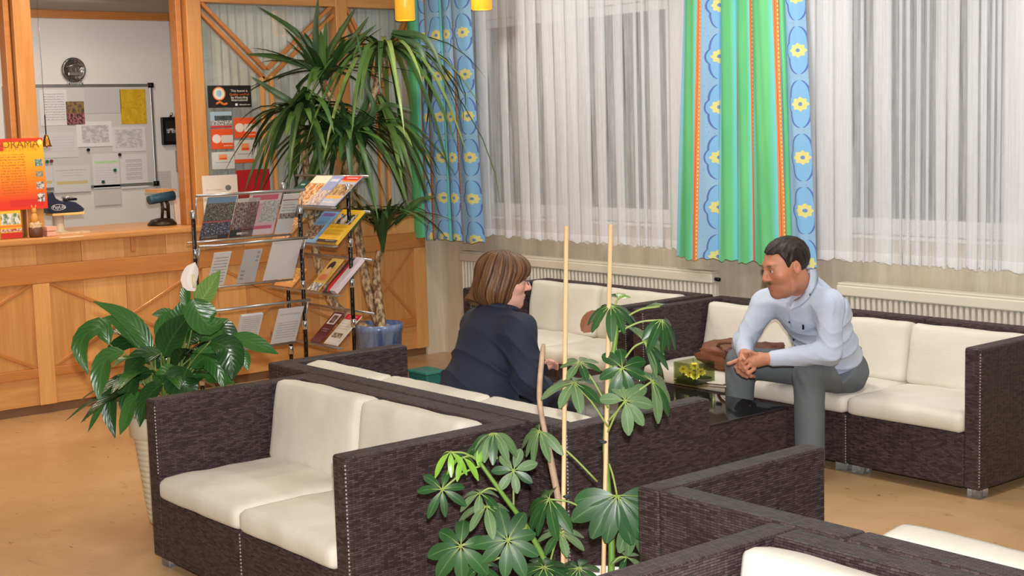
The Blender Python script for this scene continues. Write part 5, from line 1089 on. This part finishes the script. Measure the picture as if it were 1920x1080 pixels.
# ------------------------------------------------------------------ the man
mp = lambda x, y, d: A3(atd(x, y, d))
J = dict(pel=mp(1566, 690, 7.22), belly=mp(1548, 640, 7.12), chest=mp(1516, 585, 7.03), neckb=mp(1507, 537, 7.00), head=mp(1473, 503, 6.90), shL=mp(1555, 572, 6.86), shR=mp(1437, 566, 7.16), elL=mp(1556, 662, 6.83), wrL=mp(1440, 673, 6.82), elR=mp(1394, 642, 7.13), wrR=mp(1396, 664, 6.95),
         hipL=mp(1586, 702, 7.14), hipR=mp(1545, 694, 7.34), knL=mp(1517, 702, 6.93), knR=mp(1389, 680, 7.28), anL=mp(1519, 872, 6.93), anR=mp(1382, 838, 7.27))
for a_, b_ in (('hipL', 'knL'), ('hipR', 'knR'), ('knL', 'anL'), ('shL', 'elL'), ('elL', 'wrL'), ('shR', 'elR'), ('elR', 'wrR'), ('pel', 'neckb'), ('shL', 'shR'), ('neckb', 'head')): print('bone', a_, b_, round(float(np.linalg.norm(J[a_]-J[b_])), 3))
print({k: np.round(v, 2).tolist() for k, v in J.items()})
man = thing('person', (J['pel'][0], J['pel'][1], 0), 'man in pale blue shirt and grey trousers leaning forward with clasped hands', 'person')
mf = A3((-.36, -.93, -.20)); r_, f_, u_ = frame(mf, (-.06, .0, 1)); MR = np.stack([r_, f_, u_], 1); ms = 1.13
Lm, hp_ = head_prims(J['head'], MR, ms, .97, 1.03)
prims = hp_+[(cone(Lm(0, -.035, -.05), J['neckb'], .060, .066), .03), (cone(J['neckb'], J['chest'], .06, .07), .03), (cone(J['chest'], J['pel'], .07, .08), .05), (cone(J['shL'], J['shR'], .030, .030), .03), (cone(J['shL'], J['elL'], .034, .032), .03), (cone(J['shR'], J['elR'], .034, .032), .03), (cone(J['elL'], J['wrL'], .032, .026), .02), (cone(J['elR'], J['wrR'], .034, .026), .02)]
hd = 6.80
LF = [[mp(1402+4*i, 662+10*i, hd), mp(1388+5*i, 674+8.5*i, hd-.02), mp(1387+7*i, 689+5.5*i, hd-.005), mp(1396+6*i, 696+3.5*i, hd+.03)] for i in range(4)]+[[mp(1418, 665, hd), mp(1407, 660, hd-.012), mp(1398, 661, hd-.016), mp(1391, 665, hd-.008)]]
RF_ = [[mp(1391, 672, hd+.05), mp(1380, 677, hd+.01), mp(1369, 681, hd), mp(1365, 682, hd)], [mp(1389, 680, hd+.05), mp(1380, 688, hd+.02), mp(1384, 697, hd+.03)], [mp(1391, 686, hd+.06), mp(1385, 697, hd+.03), mp(1393, 704, hd+.045)], [mp(1395, 690, hd+.07), mp(1393, 703, hd+.05), mp(1401, 707, hd+.06)], [mp(1392, 664, hd+.03), mp(1390, 668, hd-.01), mp(1396, 674, hd-.035)]]
prims += hand_prims(J['wrL'], (mp(1424, 674, hd+.02), mp(1412, 677, hd+.015)), LF, (.032, .036)); prims += hand_prims(J['wrR'], (mp(1397, 672, hd+.09), mp(1395, 680, hd+.075)), RF_, (.030, .034))
body = carve_eyes(union(prims), Lm, ms, MR)
def skin_col(L, R, s, base, stub, lips):
    def f(V):
        q = ((V-L(0, 0, 0))@R)/s; c = np.tile(A3(base), (len(V), 1)); n = vnoise(V, 60)[:, None]*.06+1; c = c*n
        inh = np.linalg.norm(q, axis=1) < .2
        def mix(m, col, k=1.0): m = np.clip(m, 0, 1)[:, None]*k*inh[:, None]; return c*(1-m)+A3(col)*m
        g = lambda cx, cy, cz, rx, ry, rz: np.exp(-(((q[:, 0]-cx)/rx)**2+((q[:, 1]-cy)/ry)**2+((q[:, 2]-cz)/rz)**2))
        c = mix(g(-.045, .06, -.02, .025, .04, .02)+g(.045, .06, -.02, .025, .04, .02)+g(0, .11, -.02, .02, .02, .015), A3(base)*A3((1.08, .82, .78)), .6)
        if stub: c = mix((q[:, 1] > .02)*(q[:, 2] < -.03)*1.0*np.clip((-.03-q[:, 2])/.02, 0, 1), A3(base)*A3((.72, .70, .74)), .45); c = mix(g(0, .095, -.046, .028, .03, .009), S(58, 40, 34)[:3], .85)
        c = mix(g(0, .092, -.062, .02, .02, .0085), lips, .75)
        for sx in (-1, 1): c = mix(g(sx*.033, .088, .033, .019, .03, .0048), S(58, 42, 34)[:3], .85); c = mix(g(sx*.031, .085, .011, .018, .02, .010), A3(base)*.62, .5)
        return np.clip(c, 0, 1)
    return f
bl, bh = bounds(list(J.values()), .2)
sdf_obj('body', body, bl, bh, .0036, SKIN, man, skin_col(Lm, MR, ms, S(194, 132, 104)[:3], True, S(176, 104, 90)[:3]))
eyes(Lm, MR, ms, man, 'brown')
# hair
def man_hair(p):
    q = ((p-Lm(0, 0, 0))@MR)/ms; d = ell(Lm(0, -.016, .046), A3((.083, .106, .092))*ms, MR)(p)
    x, y, z = q.T; h = np.interp(y, [-.12, -.06, -.035, -.02, .005, .022, .034, .046, .09], [-.085, -.080, -.055, .028, .028, -.004, .045, .076, .086])+.004*np.sin(x*60)
    d = smax(d, (h-z)*ms, .006); st_ = np.sin((x*.9+.25*z+.015*np.sin(y*40))*330)*.0011+np.sin((y*.5+z)*150+x*90)*.0008; part = np.exp(-((x+.045)/.006)**2)*(z > .07)*.004
    return d+st_+part
def hair_col(L, R, s, a, b, k):
    def f(V):
        q = ((V-L(0, 0, 0))@R)/s; th = np.arctan2(q[:, 0], q[:, 1]+.01); w_ = .25*np.sin(q[:, 2]*18); n = .28*(np.sin(th*13+w_*9)+np.sin(th*29+1.3+w_*14)+np.sin(th*47+4+w_*20)+.8*np.sin(th*83+q[:, 2]*20))+.45; n = np.clip(n, 0, 1)[:, None]; return A3(a)*(1-n)+A3(b)*n
    return f
sdf_obj('hair', man_hair, J['head']-.2, J['head']+.2, .0032, HAIRM, man, hair_col(Lm, MR, ms, S(26, 19, 17)[:3], S(46, 34, 29)[:3], 24))
# shirt
sp_dir = J['neckb']-J['pel']; sp_dir /= np.linalg.norm(sp_dir); side = J['shL']-J['shR']; side /= np.linalg.norm(side); fr = np.cross(side, sp_dir); fr /= np.linalg.norm(fr)
TR = np.stack([side, fr, np.cross(side, fr)], 1); TR[:, 2] *= np.sign(TR[:, 2]@sp_dir)
tp = [(ell(J['chest']-sp_dir*.01, (.165, .118, .19), TR), 0), (ell(J['belly'], (.165, .135, .17), TR), .06), (ell(J['pel']+sp_dir*.05, (.165, .135, .13), TR), .06), (cone(J['shL'], J['shR'], .062, .062), .06), (cone(J['neckb']-sp_dir*.005, J['chest'], .066, .12), .05), (cone(J['neckb']-sp_dir*.02-fr*.02, mp(1562, 585, 7.02), .066, .09), .05)]
tp += [(cone(J['shL'], J['elL'], .070, .057), .045), (cone(J['elL'], J['wrL']+(J['elL']-J['wrL'])*.10, .056, .041), .02), (cone(J['shR'], J['elR'], .068, .055), .045), (cone(J['elR'], J['wrR']+(J['elR']-J['wrR'])*.12, .054, .041), .02)]
shirt0 = union(tp)
def limbdist(p, a, b): return cone(a, b, 0, 0)(p)
def shirt(p):
    d = shirt0(p); q = p-J['belly']; ax = q@sp_dir; sx = q@side
    rdg = lambda ph: (1-np.abs(np.sin(ph)))**2-.3
    fold = -rdg(ax*36+sx*20+vnoise(p, 9)*2.4)*.010*np.exp(-((ax-.0)/.16)**2)
    for e in ('elL', 'elR'): r2 = np.linalg.norm(p-J[e], axis=1); fold = fold-rdg(p[:, 2]*52+p[:, 0]*34+vnoise(p, 13)*2)*.008*np.exp(-(r2/.11)**2)
    sh = np.linalg.norm(p-J['shL'], axis=1); fold = fold-rdg((p@fr)*38+(p@sp_dir)*30+vnoise(p, 10)*2)*.007*np.exp(-(sh/.18)**2)
    d = d+fold+vnoise(p, 24)*.0025
    d = smax(d, -((p-J['pel'])@sp_dir+.045), .01)          # hem
    d = smax(d, (p-J['neckb'])@sp_dir-.030-np.clip(-(p-J['neckb'])@A3(mf), -.1, .1)*.5, .012)
    return d
def shirt_mat():
    mt, nt, p = newmat('pale_blue_shirt'); f = noi(nt, 5, 3, coord(nt)); g = noi(nt, 14, 4, coord(nt), .55, 1.0)
    nt.links.new(mixc(nt, ramp(nt, f, .3, .7), S(178, 190, 210), S(192, 202, 220)), p.inputs['Base Color']); p.inputs['Roughness'].default_value = .75; bump(nt, p, g, .25, .012); return mt
SHIRT = shirt_mat(); sdf_obj('shirt', shirt, bl, bh, .0055, SHIRT, man)
def band(name, a, b, r0, r1, mat, parent, th=.004):
    a, b = Vector(a), Vector(b); v, f = tube_data([a, a, a+(b-a)*.5, b, b], [r0-th, r0, (r0+r1)/2+.002, r1, r1-th], 20, False); return raw(name, v, f, mat, parent, True)
band('cuff', J['wrL']+(J['elL']-J['wrL'])*.30, J['wrL']-(J['elL']-J['wrL'])*.02, .0515, .049, M('cuff_pale', S(206, 212, 226), .75), man); band('cuff', J['wrR']+(J['elR']-J['wrR'])*.5, J['wrR'], .052, .048, MC['cuff_pale'], man)
cam_dir = -A3(ray(1500, 600))/np.linalg.norm(ray(1500, 600))
def px_surf(x, y, fn, d0=5.8, d1=7.6):
    ds = np.linspace(d0, d1, 700); P = EYE+ray(x, y)[None]*ds[:, None]; v = fn(P); i = np.argmax(v < .001); return P[i]
nd = Lm(0, -.035, -.05)-J['neckb']; nd /= np.linalg.norm(nd); cf = A3(mf)-nd*(A3(mf)@nd); cf /= np.linalg.norm(cf); csd = np.cross(cf, nd)
def collar_wing(sgn, n=14):
    vs, fs = [], []
    for i_ in range(n+1):
        t = i_/n; a = math.radians(2+(150 if sgn > 0 else 132)*t); dv = -cf*math.cos(a)+csd*sgn*math.sin(a)
        top = J['neckb']+nd*(.088-.046*t*t)+dv*.080+cf*.022*math.sin(a); low = top+dv*.022-nd*(.046+.034*t**3)+cf*.010*t
        for _ in range(60):
            if shirt(low[None])[0] > .009: break
            low = low+nd*.002+dv*.0006
        for _ in range(40):
            if shirt(top[None])[0] > .008: break
            top = top+dv*.001+nd*.001
        mid = (top+low)/2+dv*.003+nd*.001; vs += [top, mid, low, low-dv*.005, mid-dv*.008, top-dv*.006]
    for i_ in range(n):
        for k_ in range(6): fs.append((i_*6+k_, i_*6+(k_+1) % 6, (i_+1)*6+(k_+1) % 6, (i_+1)*6+k_))
    fs += [tuple(range(6)), tuple(range(n*6+5, n*6-1, -1))]
    return raw('collar', vs, fs, SHIRT, man, True)
collar_wing(1); collar_wing(-1)
BTN = M('dark_button', S(18, 18, 24), .9, spec=.1)
for x, y in ((1481, 604), (1488, 636)):
    q = Vector(px_surf(x, y, shirt)); n_ = Vector(cam_dir); v, f = tube_data([q-n_*.003, q+n_*.004], .0065, 12); raw('button', v, f, BTN, man)
pk = Vector(px_surf(1506, 613, shirt)); v, f = tube_data([pk+Vector((0, 0, -.012))+Vector(cam_dir)*.003, pk+Vector((0, 0, .012))+Vector(cam_dir)*.006], .005, 8); raw('pocket_pen', v, f, BTN, man)
pl_ = [Vector(px_surf(x, y, shirt))+Vector(cam_dir)*.003 for x, y in ((1475, 568), (1479, 590), (1483, 612), (1488, 640))]; tube('placket_seam', spl(pl_, 12), .0022, M('shirt_seam', S(150, 166, 196), .8), man, 5)
# trousers
TROU = M('grey_trousers', S(98, 104, 108), .85, var=.10, vs=12, bmp=.25, bs=9, bd=.012)
lp_ = [(ell(J['pel']-sp_dir*.01, (.17, .14, .12), TR), 0), (cone(J['hipL'], J['knL'], .098, .078), .05), (cone(J['hipR'], J['knR'], .098, .078), .05), (cone(J['knL'], J['anL'], .076, .072), .02), (cone(J['knR'], J['anR'], .076, .072), .02)]
tr0 = union(lp_)
def trousers(p):
    d = tr0(p)
    for e in ('knL', 'knR', 'hipL'): r2 = np.linalg.norm(p-J[e], axis=1); d = d+np.sin(p[:, 0]*70+p[:, 1]*50+p[:, 2]*40+vnoise(p, 12)*3)*.0035*np.exp(-(r2/.13)**2)
    q = p-J['pel']; d = smax(d, (q@sp_dir-.06)-np.clip(q@A3(mf)-.10, 0, 1)*3, .008); d = smax(d, .07-p[:, 2], .004); return d
tl, th_ = bounds([J[k] for k in ('pel', 'hipL', 'hipR', 'knL', 'knR', 'anL', 'anR')], .2); sdf_obj('trousers', trousers, tl, th_, .006, TROU, man)
lo_ = Vector(J['pel']+sp_dir*.03-fr*.13-side*-.06); tube('belt_loop', spl([lo_+Vector((0, 0, .02)), lo_+Vector((.02, .015, 0)), lo_+Vector((0, 0, -.03))], 8), .004, BTN, man, 6)
SHOE = M('dark_leather_shoe', S(36, 30, 28), .35)
def shoe(an, f2, parent, mat, nm='shoe'):
    f2 = A3((f2[0], f2[1], 0)); f2 /= np.linalg.norm(f2); rr_ = np.cross(f2, [0, 0, 1.]); R_ = np.stack([rr_, f2, A3((0, 0, 1))], 1); g = A3((an[0], an[1], 0))
    s0 = union([(ell(g+f2*.02+A3((0, 0, .055)), (.04, .07, .055), R_), 0), (ell(g+f2*.13+A3((0, 0, .03)), (.046, .085, .036), R_), .03)])
    sdf_obj(nm, lambda p: smax(s0(p), .004-p[:, 2], .002), g-A3((.3, .3, .02)), g+A3((.3, .3, .15)), .007, mat, parent)
shoe(J['anL'], mf, man, SHOE); shoe(J['anR'], mf, man, SHOE)
# ------------------------------------------------------------------ the woman
K = dict(pel=mp(893, 800, 6.22), waist=mp(898, 735, 6.22), chest=mp(915, 660, 6.21), neckb=mp(935, 585, 6.22), head=mp(946, 527, 6.20), shR=mp(970, 622, 6.05), shL=mp(900, 612, 6.38), elR=mp(990, 712, 5.99), wrR=mp(1040, 752, 6.20), elL=mp(975, 712, 6.50), wrL=mp(1012, 688, 6.52),
         hipR=mp(925, 812, 6.12), hipL=mp(868, 800, 6.36), knR=mp(1052, 775, 6.36), knL=mp(1000, 752, 6.62), anR=mp(1060, 920, 6.40), anL=mp(1005, 895, 6.66))
for a_, b_ in (('hipR', 'knR'), ('knR', 'anR'), ('shR', 'elR'), ('elR', 'wrR'), ('shL', 'elL'), ('pel', 'neckb'), ('neckb', 'head'), ('shL', 'shR')): print('wbone', a_, b_, round(float(np.linalg.norm(K[a_]-K[b_])), 3))
print({k: np.round(v, 2).tolist() for k, v in K.items()})
wo = thing('person', (K['pel'][0], K['pel'][1], 0), 'woman with brown bobbed hair and glasses in a navy jacket, seen from behind', 'person')
wf = A3((.50, .86, -.12)); r_, f_, u_ = frame(wf, (0, 0, 1)); WR = np.stack([r_, f_, u_], 1); ws = 1.0
Lw, hw_ = head_prims(K['head'], WR, ws, 1.0, .95)
wp = hw_+[(cone(Lw(0, -.03, -.05), K['neckb'], .050, .056), .03), (cone(K['neckb'], K['chest'], .05, .08), .04), (cone(K['chest'], K['pel'], .08, .09), .05), (cone(K['shL'], K['shR'], .04, .04), .04)]
for s_ in 'LR': wp += [(cone(K['sh'+s_], K['el'+s_], .038, .032), .03), (cone(K['el'+s_], K['wr'+s_], .03, .022), .02)]
wd_ = 6.52
wp += hand_prims(K['wrL'], (mp(1019, 686, wd_), mp(1026, 684, wd_+.01)), [[mp(1029, 680+3*i, wd_-.02+.02*i), mp(1038, 679+3*i, wd_+.0+.02*i), mp(1045, 683+3*i, wd_+.02+.02*i)] for i in range(4)]+[[mp(1022, 680, wd_-.03), mp(1030, 676, wd_-.04), mp(1038, 678, wd_-.04)]], (.024, .026), .0078)
wp += hand_prims(K['wrR'], (mp(1048, 756, 6.26), mp(1054, 758, 6.30)), [[mp(1058, 752+4*i, 6.30+.01*i), mp(1064, 754+4*i, 6.34+.01*i), mp(1068, 760+4*i, 6.36+.01*i)] for i in range(4)]+[[mp(1050, 750, 6.25), mp(1058, 748, 6.27), mp(1064, 750, 6.29)]], (.024, .026), .0078)
wbl, wbh = bounds(list(K.values()), .22)
sdf_obj('body', carve_eyes(union(wp), Lw, ws, WR), wbl, wbh, .0036, SKIN, wo, skin_col(Lw, WR, ws, S(222, 168, 150)[:3], False, S(190, 110, 104)[:3])); eyes(Lw, WR, ws, wo, 'grey')
def wo_hair(p):
    q = ((p-Lw(0, 0, 0))@WR)/ws; x, y, z = q.T
    d = union([(ell((0, -.018, .045), (.096, .118, .092)), 0), (ell((0, -.040, -.035), (.096, .096, .090)), .04), (ell((0, .045, .06), (.075, .060, .055)), .03), (cone((-.02, -.10, -.05), (-.035, -.140, -.10), .036, .024), .03), (cone((-.05, -.08, -.06), (-.06, -.12, -.115), .03, .018), .03)])(q)
    opening = ell((0, .118, -.060), (.13, .098, .092))(q); d = smax(d, -opening, .008)
    d = smax(d, -(z+.114+.012*np.sin(x*70)+.01*np.sin(y*55)), .012)
    th = np.arctan2(x, y+.02); r2 = th*30+1.3*np.sin(z*18+th*2)+.8*np.sin(z*37+th*3); w_ = .25*np.sin(z*18); st_ = (np.sin(th*17+w_*9)+np.sin(th*31+1+w_*14)+.7*np.sin(th*53+2+w_*20))*.0011; return d+st_+vnoise(q, 30, 1)*.003+vnoise(q, 70, 5)*.0012
sdf_obj('hair', wo_hair, K['head']-.26, K['head']+.26, .0034, HAIRM, wo, hair_col(Lw, WR, ws, S(66, 42, 27)[:3], S(124, 88, 58)[:3], 30))
GL = thing('tmp', (0, 0, 0)); bpy.data.objects.remove(GL)
GM = M('glasses_metal', S(120, 120, 150), .2, .8)
ringp = [Vector(Lw(.036+.022*math.cos(k*math.pi/10), .104-.012*abs(math.cos(k*math.pi/10))*(1 if math.cos(k*math.pi/10) > 0 else .2), .010+.015*math.sin(k*math.pi/10))) for k in range(21)]; gl = tube('glasses', ringp, .0018, GM, wo, 6)
ring2 = [Vector(Lw(-.036+.022*math.cos(k*math.pi/10), .104, .010+.015*math.sin(k*math.pi/10))) for k in range(21)]; tube('lens_rim', ring2, .0018, GM, gl, 6); tube('bridge', [Vector(Lw(-.014, .107, .012)), Vector(Lw(.014, .107, .012))], .0018, GM, gl, 6)
for s_ in (-1, 1): tube('temple_arm', [Vector(Lw(s_*.058, .094, .014)), Vector(Lw(s_*.075, .04, .016)), Vector(Lw(s_*.080, -.01, .012))], .002, GM, gl, 6)
# jacket
sd_ = K['neckb']-K['pel']; sd_ /= np.linalg.norm(sd_); wside = K['shR']-K['shL']; wside /= np.linalg.norm(wside); wfr = np.cross(sd_, wside); wfr /= np.linalg.norm(wfr)
WT = np.stack([wside, wfr, np.cross(wside, wfr)], 1)
jp = [(ell(K['chest']+sd_*.02, (.185, .135, .20), WT), 0), (ell(K['waist'], (.20, .175, .18), WT), .06), (ell(K['pel']+sd_*.03, (.225, .205, .14), WT), .06), (cone(K['shL'], K['shR'], .072, .072), .06), (cone(K['neckb']+sd_*.005, K['chest'], .066, .12), .05)]
for s_ in 'LR': jp += [(cone(K['sh'+s_], K['el'+s_], .078, .062), .05), (cone(K['el'+s_], K['wr'+s_], .060, .046), .025)]
jk0 = union(jp)
def jacket(p):
    q = p-K['waist']; ax = q@sd_; sx = q@wside; d = jk0(p)
    rdg = lambda ph: (1-np.abs(np.sin(ph)))**2-.3
    d = d-rdg(ax*22+sx*9+vnoise(p, 8)*2.6)*.015*np.exp(-((ax-.05)/.2)**2)+vnoise(p, 17)*.003
    for e in ('elR', 'shR'): r2 = np.linalg.norm(p-K[e], axis=1); d = d-rdg((p@sd_)*34+(p@wfr)*26+vnoise(p, 10)*2)*.013*np.exp(-(r2/.12)**2)
    d = smax(d, -((p-K['pel'])@sd_+.06), .012); d = smax(d, (p-K['neckb'])@sd_-.025, .012); return d
NAVYJ = M('navy_jacket', S(29, 36, 57), .8, var=.12, vs=10, bmp=.25, bs=14, bd=.012); sdf_obj('jacket', jacket, wbl, wbh, .006, NAVYJ, wo)
cl_ = [Vector(K['neckb']+(wside*math.cos(a_)+wfr*math.sin(a_))*.074+sd_*.022) for a_ in [k*math.pi/12 for k in range(25)]]; tube('collar', cl_, .016, NAVYJ, wo, 8)
wt0 = union([(ell(K['pel'], (.19, .17, .12), WT), 0)]+[q for s_ in 'LR' for q in ((cone(K['hip'+s_], K['kn'+s_], .092, .07), .05), (cone(K['kn'+s_], K['an'+s_], .066, .058), .02))])
def wtr(p): d = wt0(p)+vnoise(p, 18)*.003; q = p-K['pel']; d = smax(d, (q@sd_-.03)-np.clip(q@A3(wf)-.12, 0, 1)*3, .01); return smax(d, .08-p[:, 2], .004)
sdf_obj('trousers', wtr, wbl-A3((0, 0, .3)), wbh, .007, M('dark_trousers', S(30, 32, 42), .85), wo); shoe(K['anR'], wf, wo, SHOE); shoe(K['anL'], wf, wo, SHOE)
